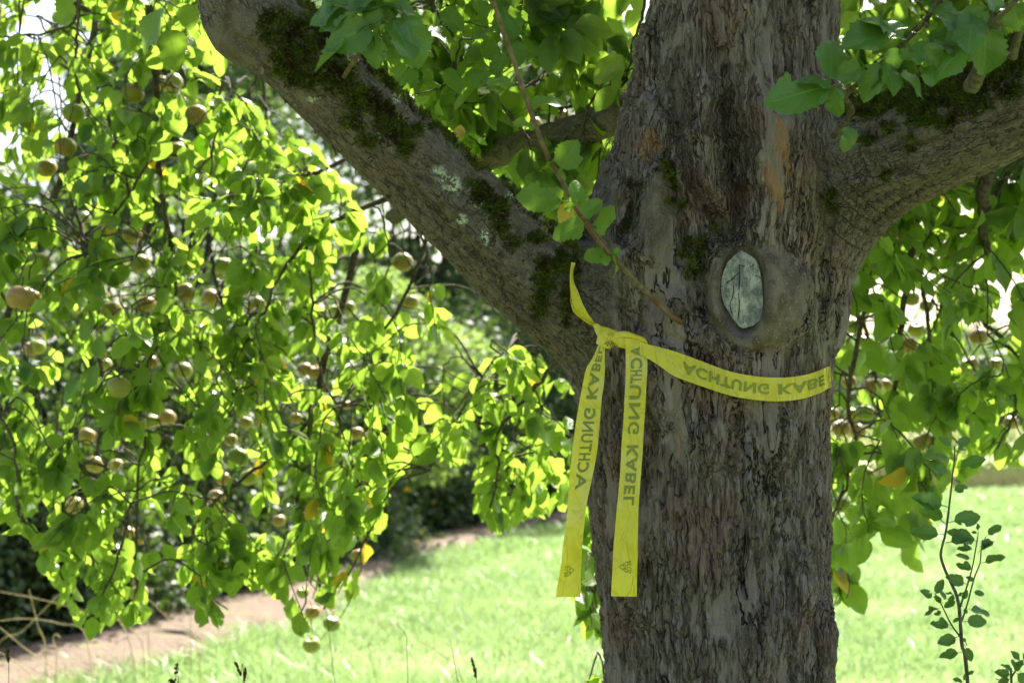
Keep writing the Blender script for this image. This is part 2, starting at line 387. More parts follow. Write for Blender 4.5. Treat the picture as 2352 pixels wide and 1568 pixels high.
def add_chain(pts, rad, k, pad=0.14):
    tmp = np.full((nx, ny, nz), 0.25, np.float32)
    for i in range(len(pts) - 1):
        a, b = pts[i], pts[i + 1]; mn = np.minimum(a, b) - max(rad[i], rad[i + 1]) - pad; mx = np.maximum(a, b) + max(rad[i], rad[i + 1]) + pad
        s = []
        for c in range(3):
            u = max(0, int((mn[c] - lo[c]) / H)); v = min((nx, ny, nz)[c], int((mx[c] - lo[c]) / H) + 2); s.append(slice(u, max(u, v)))
        s = tuple(s)
        if any(q.stop <= q.start for q in s): continue
        X, Y, Z = np.meshgrid(ax[0][s[0]], ax[1][s[1]], ax[2][s[2]], indexing='ij', sparse=True)
        ab = b - a; L = ab @ ab
        t = np.clip(((X - a[0]) * ab[0] + (Y - a[1]) * ab[1] + (Z - a[2]) * ab[2]) / L, 0, 1)
        d = np.sqrt((X - a[0] - t * ab[0]) ** 2 + (Y - a[1] - t * ab[1]) ** 2 + (Z - a[2] - t * ab[2]) ** 2) - (rad[i] * (1 - t) + rad[i + 1] * t)
        tmp[s] = np.minimum(tmp[s], d)
    global fld
    fld = smin(fld, tmp, k)
def add_ell(c, r, k, sub=False):
    s = block(None, c, max(r) + 0.12)
    X, Y, Z = np.meshgrid(ax[0][s[0]], ax[1][s[1]], ax[2][s[2]], indexing='ij', sparse=True)
    x, y, z = X - c[0], Y - c[1], Z - c[2]
    k0 = np.sqrt((x / r[0]) ** 2 + (y / r[1]) ** 2 + (z / r[2]) ** 2); k1 = np.sqrt((x / r[0] ** 2) ** 2 + (y / r[1] ** 2) ** 2 + (z / r[2] ** 2) ** 2)
    d = k0 * (k0 - 1) / (k1 + 1e-6)
    fld[s] = -smin(-fld[s], d, k) if sub else smin(fld[s], d, k)
def groove(rows, r, k, out=0.0):
    a = catmull(np.array(rows, float), 3)
    for i in range(len(a)):
        p = P(a[i, 0], a[i, 1], a[i, 2]); add_ell(p, (r, r * 1.3, r * 2.0), k, sub=True)
add_chain(*TR, 0.02); add_chain(*LL, 0.07); add_chain(*RL, 0.11); add_chain(*KN, 0.05)
# folds and burls of the crown of the trunk
add_chain(*chain([(1500, 560, 78, 2.70), (1505, 470, 74, 2.70), (1470, 380, 55, 2.74), (1480, 280, 40, 2.76)]), 0.05)      # left burl ridge
add_chain(*chain([(1385, 560, 60, 2.74), (1400, 480, 52, 2.74), (1415, 400, 40, 2.76)]), 0.035)
add_chain(*chain([(1630, 500, 60, 2.68), (1610, 350, 60, 2.68), (1620, 200, 60, 2.69), (1640, 40, 55, 2.68)]), 0.05)      # central ridge
add_chain(*chain([(1770, 560, 75, 2.66), (1780, 430, 80, 2.67), (1790, 280, 75, 2.68), (1790, 60, 65, 2.68)]), 0.055)
add_chain(*chain([(1400, 720, 75, 2.73), (1460, 640, 80, 2.70), (1560, 640, 80, 2.69), (1620, 760, 60, 2.69)]), 0.06)
groove([(1668, 300, 2.575), (1682, 400, 2.58), (1697, 500, 2.575), (1700, 545, 2.57)], .010, .022)
groove([(1558, 250, 2.60), (1563, 350, 2.60), (1590, 430, 2.60), (1620, 500, 2.59)], .010, .025)
groove([(1450, 450, 2.62), (1452, 490, 2.62), (1440, 525, 2.62)], .016, .02)
groove([(1330, 560, 2.62), (1322, 640, 2.63), (1330, 740, 2.64), (1340, 860, 2.66)], .010, .022)
# callus ring round the pruning wound
add_ell(P(1738, 682, 2.615), (0.104, 0.066, 0.114), 0.006)
add_ell(P(1545, 705, 2.58), (0.02, 0.02, 0.02), 0.02)
add_ell(P(1640, 965, 2.60), (0.03, 0.02, 0.03), 0.02)
add_ell(P(1690, 960, 2.585), (0.014, 0.02, 0.02), 0.02, sub=True)
# low frequency lumps
rs = np.random.default_rng(3)
for i in range(60):
    k = rs.integers(4, len(TR[0]) - 6); a = rs.uniform(3.4, 6.0); r = TR[1][k]
    c = TR[0][k] + np.array([math.cos(a) * r, math.sin(a) * r, rs.uniform(-.05, .05)]); s = rs.uniform(.012, .03)
    add_ell(c, (s, s, s * rs.uniform(1.5, 4)), .03, sub=False)

def surface_nets(f):
    s = f < 0
    c = [s[i:nx - 1 + i, j:ny - 1 + j, k:nz - 1 + k] for i in (0, 1) for j in (0, 1) for k in (0, 1)]
    cnt = sum(x.astype(np.int8) for x in c); act = (cnt > 0) & (cnt < 8)
    I, J, K = np.nonzero(act); idx = np.full(act.shape, -1, np.int32); idx[I, J, K] = np.arange(len(I))
    acc = np.zeros((len(I), 3)); num = np.zeros(len(I))
    corners = [(i, j, k) for i in (0, 1) for j in (0, 1) for k in (0, 1)]
    for a in corners:
        for b in corners:
            if sum(abs(a[q] - b[q]) for q in range(3)) == 1 and a < b:
                fa = f[I + a[0], J + a[1], K + a[2]]; fb = f[I + b[0], J + b[1], K + b[2]]
                m = (fa < 0) != (fb < 0); t = np.where(m, fa / (fa - fb + 1e-12), 0)
                for q in range(3): acc[:, q] += np.where(m, a[q] + t * (b[q] - a[q]), 0)
                num += m
    V = (acc / num[:, None] + np.stack([I, J, K], 1)) * H + lo
    Q = []
    for axis in range(3):
        sl0 = [slice(0, -1)] * 3; a0 = [slice(None)] * 3; a1 = [slice(None)] * 3
        a0[axis] = slice(0, -1); a1[axis] = slice(1, None)
        ch = s[tuple(a0)] != s[tuple(a1)]; X = np.array(np.nonzero(ch))
        o1, o2 = [(1, 2), (2, 0), (0, 1)][axis]
        ok = (X[o1] > 0) & (X[o2] > 0) & (X[o1] < f.shape[o1] - 1) & (X[o2] < f.shape[o2] - 1); X = X[:, ok]
        def g(d1, d2):
            Y = X.copy(); Y[o1] -= d1; Y[o2] -= d2; return idx[Y[0], Y[1], Y[2]]
        q = np.stack([g(1, 1), g(0, 1), g(0, 0), g(1, 0)], 1)
        fl = s[tuple(X)]; q[~fl] = q[~fl][:, ::-1]; Q.append(q)
    Q = np.vstack(Q); Q = Q[(Q >= 0).all(1)]
    return V, Q
V0, Q0 = surface_nets(fld)
del fld
# keep one level of Catmull-Clark from Blender, then attributes on the dense mesh
g = Geo(); g.add(V0, Q0)
tmp = build("tmp", g, None)
sm = tmp.modifiers.new("s", 'SMOOTH'); sm.iterations = 3; sm.factor = .5
sb = tmp.modifiers.new("d", 'SUBSURF'); sb.levels = 1; sb.render_levels = 1
dg = bpy.context.evaluated_depsgraph_get(); me = bpy.data.meshes.new_from_object(tmp.evaluated_get(dg))
nV = len(me.vertices); V1 = np.empty(nV * 3, np.float32); me.vertices.foreach_get("co", V1); V1 = V1.reshape(-1, 3).astype(float)
N1 = np.empty(nV * 3, np.float32); me.vertex_normals.foreach_get("vector", N1); N1 = N1.reshape(-1, 3).astype(float)
lv = np.empty(len(me.loops), np.int32); me.loops.foreach_get("vertex_index", lv); Q1 = lv.reshape(-1, 4)
bpy.data.objects.remove(tmp); bpy.data.meshes.remove(me)
# folds, creases and the callus, pushed in (+) or out (-)
def stroke_dist(x, y, pts):
    a = catmull(np.array(pts, float), 3); best = np.full(len(x), 1e9)
    for i in range(len(a) - 1):
        p, q = a[i], a[i + 1]; v = q - p; t = np.clip(((x - p[0]) * v[0] + (y - p[1]) * v[1]) / (v @ v), 0, 1)
        best = np.minimum(best, (x - p[0] - t * v[0]) ** 2 + (y - p[1] - t * v[1]) ** 2)
    return np.sqrt(best)
def sculpt(Vx, Nx, strokes):
    x, y, d = proj(Vx); fr = (Nx * nrm(CAM - Vx)).sum(1); fr = sstep(0.0, .45, fr); push = np.zeros(len(Vx))
    wob = 5 * np.sin(y * .045 + x * .02) + 3 * np.sin(y * .11)
    for pts, w_, dp in strokes: push += dp * np.exp(-(stroke_dist(x + wob, y, pts) / w_) ** 2)
    a = np.sqrt(((x - 1706) / 45) ** 2 + ((y - 664) / 87) ** 2)
    keep = sstep(1.1, 1.5, a); push = push * keep + .030 * sstep(1.30, .98, a) - .011 * np.exp(-((a - 1.62) / .30) ** 2)
    return Vx + nrm(Vx - CAM) * (push * fr)[:, None]
STROKES = [([(1662, 120), (1668, 240), (1676, 350), (1690, 450), (1702, 530)], 13, .026), ([(1668, 260), (1682, 380), (1700, 520)], 42, .018),
 ([(1556, 120), (1560, 240), (1566, 340), (1592, 430), (1632, 500), (1685, 545)], 13, .022), ([(1560, 240), (1580, 400), (1640, 500)], 38, .014),
 ([(1448, 425), (1454, 470), (1446, 515), (1428, 545)], 12, .032), ([(1536, 360), (1548, 440), (1568, 520), (1566, 600)], 13, .016), ([(1402, 370), (1380, 460), (1350, 550)], 13, .012),
 ([(1500, 400), (1508, 490), (1490, 580)], 34, -.020), ([(1408, 440), (1398, 520), (1420, 590)], 24, -.012), ([(1612, 240), (1622, 380), (1655, 470)], 26, -.014), ([(1755, 230), (1772, 380), (1750, 510)], 44, -.018),
 ([(1868, 250), (1886, 400), (1900, 540), (1888, 700)], 15, .016), ([(1630, 730), (1668, 785), (1730, 812), (1800, 795), (1848, 745), (1868, 680)], 9, .013), ([(1618, 560), (1606, 640), (1622, 720)], 9, .012), ([(1640, 540), (1700, 556), (1780, 575), (1840, 610)], 10, .009),
 ([(1360, 640), (1440, 720), (1540, 780), (1640, 830)], 12, .010), ([(1480, 650), (1560, 700), (1600, 780)], 22, -.010), ([(1495, 880), (1500, 1000), (1488, 1200), (1500, 1400)], 20, .009), ([(1690, 900), (1712, 1100), (1702, 1400), (1720, 1600)], 22, .009), ([(1600, 1000), (1610, 1200), (1600, 1550)], 34, -.008),
 ([(1806, 900), (1818, 1100), (1810, 1560)], 18, .008), ([(1424, 850), (1430, 1050), (1440, 1300), (1450, 1560)], 16, .010), ([(1802, -60), (1806, 80), (1800, 250)], 15, .012), ([(1735, -60), (1735, 180)], 24, -.009), ([(1640, -60), (1636, 60), (1648, 160)], 12, .012), ([(1860, 0), (1868, 160)], 12, .010), ([(1530, 20), (1510, 160), (1480, 280)], 14, .009),
 ([(2000, 300), (2080, 340), (2180, 330)], 14, .008), ([(1960, 420), (2040, 420), (2120, 400)], 16, -.008), ([(1990, 520), (2080, 450), (2200, 390)], 10, .008), ([(900, 400), (1020, 510), (1150, 640), (1260, 760)], 14, .008), ([(980, 430), (1100, 550), (1230, 690)], 22, -.006), ([(520, 40), (545, 90), (590, 120)], 12, .008)]
STROKES = [(p_, w_, d_ * (1.75 if 24 <= w_ and p_[0][1] < 620 and p_[0][0] > 1300 else 1.15)) for p_, w_, d_ in STROKES]
V1 = sculpt(V1, N1, STROKES)
_n0 = np.zeros_like(V0); _fn = np.cross(V0[Q0[:, 2]] - V0[Q0[:, 0]], V0[Q0[:, 3]] - V0[Q0[:, 1]])
for _c in range(4): np.add.at(_n0, Q0[:, _c], _fn)
V0s = sculpt(V0, nrm(_n0), STROKES)
BVH = BVHTree.FromPolygons(V0s.tolist(), Q0.tolist())
def hit(px, py):
    v = FW + (px - 1176) / F * RT + (784 - py) / F * UP
    r = BVH.ray_cast(Vector(CAM), Vector(nrm(v)))
    return None if r[0] is None else float((np.array(r[0]) - CAM) @ FW)

def nearest_chain(Vv, pts, rad):
    best = np.full(len(Vv), 9.0); off = np.zeros_like(Vv); arc = np.zeros(len(Vv)); s0 = 0
    for i in range(len(pts) - 1):
        a, b = pts[i], pts[i + 1]; ab = b - a; L = ab @ ab; t = np.clip(((Vv - a) @ ab) / L, 0, 1)
        c = a + t[:, None] * ab; d = np.linalg.norm(Vv - c, axis=1) - (rad[i] * (1 - t) + rad[i + 1] * t)
        m = d < best; best = np.where(m, d, best); off[m] = (Vv - c)[m]; arc[m] = (s0 + t * math.sqrt(L))[m]; s0 += math.sqrt(L)
    return best, off, arc
dT, _, _ = nearest_chain(V1, *TR); dL, oL, sL = nearest_chain(V1, *LL); dR, oR, sR = nearest_chain(V1, *RL)
PX, PY, PD = proj(V1); front = (N1 * (CAM - V1)).sum(1) > 0
qa = V1 * np.array([1, 1, .20]) + np.array([0, 0, 3.0])
dl = nrm(LL[0][-1] - LL[0][0]); dr = nrm(RL[0][-1] - RL[0][0])
useL = dL < dR
qb = np.where(useL[:, None], oL + dl * (sL * .45)[:, None], oR + dr * (sR * .45)[:, None] + 5.0)
wl = sstep(-.03, .05, dT - np.minimum(dL, dR))
def ell(cx, cy, rx, ry, soft=.35, rot=0.0):
    c, s = math.cos(R(rot)), math.sin(R(rot)); x = (PX - cx) * c + (PY - cy) * s; y = -(PX - cx) * s + (PY - cy) * c
    return sstep(1 + soft, 1 - soft, np.sqrt((x / rx) ** 2 + (y / ry) ** 2)) * front
smo = np.maximum.reduce([ell(1738, 684, 118, 122, .12), .95 * ell(1510, 480, 42, 90, .3, 8), .7 * ell(1395, 430, 26, 70, .3, -10), .8 * ell(545, 90, 70, 70, .3)])
amp = np.ones(nV) * .85; amp *= 1 - .50 * wl; amp *= 1 - .25 * ell(1620, 640, 260, 200, .3)
amp *= 1 + .35 * sstep(900, 1100, PY) * (1 - wl)
orange = np.maximum.reduce([ell(1775, 430, 22, 60, .5, -15), ell(1800, 330, 14, 70, .5, -8), .8 * ell(1490, 330, 45, 30, .6, -30), .5 * ell(1470, 300, 30, 20, .6), .5 * ell(1850, 380, 12, 80, .5), .5 * ell(1700, 990, 26, 34, .5), .45 * ell(1560, 1010, 16, 40, .6)])
pale = np.maximum.reduce([ell(1735, 95, 26, 60, .3, -8), ell(1620, 345, 26, 34, .4), .8 * ell(1617, 225, 16, 30, .4), .7 * ell(1505, 1180, 20, 100, .5), .6 * ell(1740, 1100, 14, 60, .5), .6 * ell(1750, 500, 50, 60, .5), .5 * ell(1645, 1100, 20, 120, .5), .6 * ell(2120, 370, 70, 14, .5, -38), .5 * ell(2200, 330, 60, 12, .5, -38)])
green = np.maximum.reduce([.6 * ell(1180, 470, 160, 40, .5, 42), .5 * ell(1640, 620, 60, 80, .6), .7 * ell(1910, 500, 50, 60, .6), .6 * ell(1340, 800, 40, 90, .5), .5 * ell(1885, 700, 30, 250, .5), .5 * ell(1500, 470, 50, 80, .5), .8 * ell(1230, 800, 40, 60, .5)])
lich = np.maximum.reduce([ell(1035, 418, 26, 12, .5), ell(1115, 545, 9, 22, .3), ell(1040, 425, 22, 20, .5), ell(1100, 465, 12, 12, .5), ell(915, 225, 12, 12, .5), ell(720, 228, 14, 10, .5), ell(1062, 505, 12, 12, .4), .8 * ell(1010, 395, 16, 14, .5), ell(1185, 445, 20, 12, .4), ell(870, 314, 6, 6, .5), ell(2165, 690, 1, 1)])
msk = np.stack([wl, smo, amp], 1); msk2 = np.stack([orange, pale, green], 1)

TREE = empty("apple_tree", (0.45, 2.83, 0))
tag(TREE, "thick old apple tree with fissured grey bark, mossy limbs and leafy drooping branches", "tree")
tpos = Vector((0.45, 2.83, 0))
def child(o, parent):
    o.parent = parent; o.matrix_parent_inverse = parent.matrix_world.inverted(); return o
bpy.context.view_layer.update()
g = Geo(); g.add(V1, Q1)
# rest of the trunk down to the roots and up above the picture, outside the dense grid
def lathe_along(g, pts, rad, sides=40):
    pts = np.asarray(pts); n = len(pts); ang = np.arange(sides) * 2 * math.pi / sides
    V = pts[:, None, :] + rad[:, None, None] * (1 + .05 * np.sin(3 * ang + 1))[None, :, None] * np.stack([np.cos(ang), np.sin(ang), 0 * ang], -1)[None]
    i = np.arange(n - 1)[:, None] * sides; j = np.arange(sides)[None]; k = (j + 1) % sides
    g.add(V, np.stack([i + j, i + k, i + sides + k, i + sides + j], -1))
zc = np.array([-.1, 0, .08, .2, .4, .6, .86]); base_c = TR[0][-1].copy()
kb = np.argmin(np.abs(TR[0][:, 2] - .84)); cb = TR[0][kb]
lathe_along(g, [(cb[0], cb[1], z) for z in zc], np.array([.36, .33, .29, .26, .24, .232, .222]))
nb = sum(len(v) for v in g.V) - nV
ku = np.argmin(np.abs(TR[0][:, 2] - 2.7)); cu = TR[0][ku]
lathe_along(g, [(cu[0] + .02 * i, cu[1], 2.66 + .3 * i) for i in range(5)], np.linspace(TR[1][ku] - .003, .11, 5))
ne = sum(len(v) for v in g.V) - nV
Ve = np.vstack(g.V)[nV:]
ex = dict(qa=np.vstack([qa, Ve * [1, 1, .2] + [0, 0, 3.0]]), qb=np.vstack([qb, Ve]), msk=np.vstack([msk, np.tile([0, 0, 1.0], (ne, 1))]),
          msk2=np.vstack([msk2, np.zeros((ne, 3))]), lichen=np.concatenate([lich, np.zeros(ne)]), under=np.concatenate([sstep(.25, -.45, N1[:, 2] - .25 * (N1[:, 0] < 0) * useL), np.zeros(ne)]))
child(build("trunk", g, M['trunk'], attrs=ex), TREE)

# thin limb behind and the upper limbs outside the picture
g = Geo(); b = chain([(1560, 250, 70, 2.95), (1430, 262, 48, 3.08), (1330, 300, 40, 3.2), (1200, 335, 36, 3.32), (1100, 368, 32, 3.42), (1000, 420, 26, 3.55), (900, 500, 20, 3.7)], 8)
tube(g, b[0], b[1], 20, .03)
bl = build("limb", g, M['trunk'], attrs=dict(qa=np.vstack(g.V) * [.4, 1, 1], qb=np.vstack(g.V) * [.5, 1, 1], msk=np.tile([.5, 0, .5], (g.n, 1)), msk2=np.tile([0, 0, .8], (g.n, 1)), lichen=np.zeros(g.n)))
child(bl, TREE); bl["label"] = "dark mossy limb behind the fork"

# ------------------------------------------------------------------ moss tufts
def vnoise(x, y, s, seed=0):
    r = np.random.default_rng(seed); G = r.random((64, 64)); u = x / s; v = y / s; i = np.floor(u).astype(int); j = np.floor(v).astype(int)
    fu = u - i; fv = v - j; fu = fu * fu * (3 - 2 * fu); fv = fv * fv * (3 - 2 * fv); g_ = lambda a, b: G[a % 64, b % 64]
    return (g_(i, j) * (1 - fu) + g_(i + 1, j) * fu) * (1 - fv) + (g_(i, j + 1) * (1 - fu) + g_(i + 1, j + 1) * fu) * fv
patches = [(640, 60, 45, 50, 45), (680, 130, 50, 60, 40), (740, 80, 60, 40, 45), (770, 170, 55, 45, 40), (820, 225, 55, 30, 35), (870, 250, 60, 26, 40), (900, 290, 40, 26, 30), (930, 330, 26, 26, 40), (845, 325, 26, 12, 10), (810, 280, 30, 14, 20),
           (960, 300, 14, 12, 0), (700, 190, 30, 20, 0), (1100, 435, 34, 16, 30), (1090, 460, 14, 14, 0), (1140, 480, 34, 26, 40), (1150, 520, 22, 20, 0), (1235, 548, 26, 12, -10), (1260, 610, 34, 16, 20), (1250, 650, 26, 28, 0), (1290, 600, 16, 30, 0), (1240, 700, 14, 30, 0), (1180, 555, 20, 12, 0), (1322, 640, 12, 60, 0),
           (1300, 700, 10, 60, 0), (1595, 572, 34, 26, -25), (1640, 530, 10, 14, 0), (1592, 622, 14, 20, 0), (1533, 390, 12, 24, -15), (1548, 420, 8, 22, -10), (1540, 465, 12, 8, 0), (1575, 470, 10, 12, 0), (1440, 522, 9, 12, 0),
           (2000, 240, 70, 30, -15), (2120, 230, 70, 60, -10), (2200, 205, 75, 60, -15), (2270, 160, 50, 50, -15), (2320, 120, 40, 60, -15), (2040, 290, 20, 12, 0), (2090, 330, 9, 22, 0), (2170, 280, 30, 16, -20), (1990, 320, 22, 12, 0), (2250, 250, 35, 14, -20), (2320, 210, 30, 20, -20), (1912, 460, 10, 26, 0), (2035, 405, 10, 16, 0), (1150, 345, 30, 10, 0)]
mp = np.zeros(nV)
for cx, cy, rx, ry, ro in patches: mp = np.maximum(mp, ell(cx, cy, rx, ry, .55, ro))
vn = .6 * vnoise(PX, PY, 22, 1) + .4 * vnoise(PX, PY, 8, 2)
limb_top = sstep(.25, .6, N1[:, 2]) * (np.minimum(dL, dR) < dT - .0) * (vnoise(PX, PY, 60, 3) > .28)
prob = np.maximum(sstep(.30, .62, mp * (.30 + vn * 1.15)), .75 * limb_top * sstep(.4, .55, vn + .06))
back_ok = (PD < 3.3)
cand = np.nonzero((prob > .02) & back_ok & (PX > 380) & (PX < 2500))[0]
nm = 52000; ch = rng.choice(cand, nm, p=prob[cand] / prob[cand].sum())
pos = V1[ch] + rng.normal(0, .003, (nm, 3)); nn = N1[ch]; pos -= nn * ((pos - V1[ch]) * nn).sum(1)[:, None] + nn * .006
hgt = (.003 + .006 * rng.random(nm)) * (.6 + .8 * prob[ch]) + .003
d = nrm(nn + rng.normal(0, .55, (nm, 3)) + np.array([0, 0, .35])); sd = nrm(np.cross(d, rng.normal(size=(nm, 3))))
wd = (.0011 + .0012 * rng.random(nm))[:, None]; bend = nrm(rng.normal(size=(nm, 3))) * hgt[:, None] * .3
VV = np.stack([pos - sd * wd, pos + sd * wd, pos + d * hgt[:, None] * .6 + sd * wd * 1.1, pos + d * hgt[:, None] * .6 - sd * wd * 1.1, pos + d * hgt[:, None] * 1.15 + bend], 1)
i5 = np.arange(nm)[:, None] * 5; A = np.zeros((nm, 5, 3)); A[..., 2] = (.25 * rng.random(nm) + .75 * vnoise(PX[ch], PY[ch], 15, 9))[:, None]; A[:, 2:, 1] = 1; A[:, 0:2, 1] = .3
g = Geo(); g.add(VV, i5 + np.array([0, 1, 2, 3]), i5 + np.array([3, 2, 4]), A)
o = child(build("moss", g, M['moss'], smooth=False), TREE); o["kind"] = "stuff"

# bark flakes lifting off the lower sides
g = Geo(); fl = []; FLM = bark_simple("flake_bark", (0.06, 0.046, 0.035), (0.16, 0.135, 0.11), (0.10, 0.075, 0.055), 90, .003)
for (cx, cy) in [(590, 150), (640, 222), (700, 300), (745, 338), (800, 388), (873, 442), (900, 475), (955, 525), (1010, 575), (1090, 660), (1120, 690), (1165, 720), (1212, 768), (1245, 800), (1290, 850), (1305, 862),
                 (2090, 478), (2150, 452), (2210, 430), (2262, 408), (2310, 378), (2030, 520), (1966, 600), (1932, 700), (1920, 800), (1905, 960), (1902, 1100), (1905, 1300), (1908, 1500), (1352, 1100), (1368, 1240), (1380, 1400), (1340, 980), (1460, 110), (1440, 190), (1410, 300), (1392, 380)]:
    dist = (PX - cx) ** 2 + (PY - cy) ** 2; dist[~front] = 1e9; k = int(np.argmin(dist)); fl.append((V1[k], N1[k], 1.0))
side = np.nonzero(front & (PY > -20) & (PY < 1600) & (smo < .3) & (np.abs(PX - 1180) < 1250))[0]
for k in rng.choice(side, 420): fl.append((V1[k], N1[k], .75))
for p, n, s in fl:
    big = s == 1.0
    L = rng.uniform(.012, .026) if big else rng.uniform(.006, .016); W = L * rng.uniform(.25, .55)
    ax_ = nrm(np.array([rng.normal(0, .25), 0, 1.0]) if not big else np.array([rng.normal(0, .5), 0, -1.0])); ax_ = nrm(ax_ - n * (ax_ @ n)); s_ = np.cross(ax_, n)
    lift = rng.uniform(.3, .9) * L * (.7 if big else .22); c = p - n * (.004 if big else .009)
    rows = []
    for t in (0, .35, .7, 1.0):
        ww = W * (1 - .55 * t * t) * (1 + .25 * rng.normal()); rows += [c + ax_ * L * t + s_ * ww + n * lift * t * t, c + ax_ * L * t - s_ * ww + n * lift * t * t]
    top = np.array(rows); bot = top - n * .0022
    V = np.vstack([top, bot]); q = []
    for r_ in range(3):
        a = r_ * 2; q += [[a, a + 1, a + 3, a + 2], [a + 8, a + 10, a + 11, a + 9], [a, a + 2, a + 10, a + 8], [a + 1, a + 9, a + 11, a + 3]]
    q += [[6, 7, 15, 14]]
    gg = Geo() if big else g
    gg.add(V, q, None, np.tile([0, 0, rng.random()], (16, 1)))
    if big: child(build("bark_flake", gg, FLM, smooth=False), TREE)
o = child(build("bark_flakes", g, FLM, smooth=False), TREE); o["kind"] = "stuff"

# ------------------------------------------------------------------ bare wood of the pruning wound
def wood_mat():
    m = NT("weathered_wood"); oc = m.obj(); s = m.vm('MULTIPLY', oc, (1, 1, .45))
    n = m.noise(s, 75, 5, .65); b = m.noise(oc, 28, 3); f = m.noise(m.vm('MULTIPLY', oc, (1, 1, .15)), 420, 3)
    c = m.mix(m.ss(n, .36, .62), (0.24, 0.24, 0.245), (0.50, 0.49, 0.47)); c = m.mix(m.math('MULTIPLY', m.ss(b, .47, .64), .75), c, (0.15, 0.155, 0.17)); c = m.mix(m.math('MULTIPLY', m.ss(b, .47, .36), .7), c, (0.62, 0.60, 0.54)); c = m.mix(m.ss(m.noise(oc, 210, 4, .7), .56, .66), c, (0.09, 0.09, 0.09))
    c = m.mix(m.math('MULTIPLY', m.ss(f, .55, .75), .4), c, (0.08, 0.08, 0.08))
    return m.out(m.bsdf(c, .95, .05, bump=m.math('ADD', n, f), bd=.004))
outl = [(1703, 577), (1722, 590), (1737, 603), (1745, 630), (1749, 665), (1750, 700), (1747, 726), (1735, 740), (1712, 750), (1703, 748), (1690, 735), (1675, 715), (1663, 692), (1658, 660), (1662, 635), (1668, 612), (1683, 596)]
oc_ = catmull(outl + [outl[0]], 4)[:-1]; oc_ = (oc_ * 2 + np.roll(oc_, 2, 0) + np.roll(oc_, -2, 0)) / 4; oc_ += rng.normal(0, .5, oc_.shape); cc = np.array([1706, 664.])
_q = np.array([cc + (o_ - cc) * t for o_ in oc_ for t in (0, .35, .7)]); _h = np.array([hit(x, y) or 2.6 for x, y in _q])
_pl = np.linalg.lstsq(np.column_stack([_q - cc, np.ones(len(_q))]), _h, rcond=None)[0]
def wz(x, y): return float((x - cc[0]) * _pl[0] + (y - cc[1]) * _pl[1] + _pl[2]) - .007
g = Geo(); rings = 8; n = len(oc_); V = []
for k in range(rings + 1):
    t = k / rings * 1.05
    for q in cc + (oc_ - cc) * t: V.append(P(q[0], q[1], wz(q[0], q[1]) + .004 * (k / rings) ** 2))
V = np.array(V).reshape(rings + 1, n, 3); i = np.arange(rings)[:, None] * n; j = np.arange(n)[None]; k2 = (j + 1) % n
g.add(V, np.stack([i + j, i + n + j, i + n + k2, i + k2], -1).reshape(-1, 4))
wd_ = child(build("pruning_wound", g, wood_mat()), TREE); wd_["label"] = "bare grey oval of weathered wood ringed by smooth callus"
g = Geo()
for ln in ([(1697, 607), (1698, 640), (1698, 668)], [(1697, 625), (1683, 640), (1667, 650)], [(1686, 655), (1683, 680), (1677, 700), (1683, 722)], [(1697, 672), (1698, 700), (1694, 735)], [(1697, 607), (1712, 612)], [(1722, 615), (1735, 606)], [(1735, 632), (1749, 640)]):
    cp = catmull([(a + rng.normal(0, .8), b_) for a, b_ in ln], 4); pts = PV(cp, np.array([wz(*c_) - .0002 for c_ in cp])); tube(g, pts, np.concatenate([np.linspace(.0005, .0009, len(pts) - 1), [.0003]]), 5, .3)
dk = NT("crack_dark"); child(build("crack", g, dk.out(dk.bsdf((.02, .018, .016), .9, .1))), wd_)
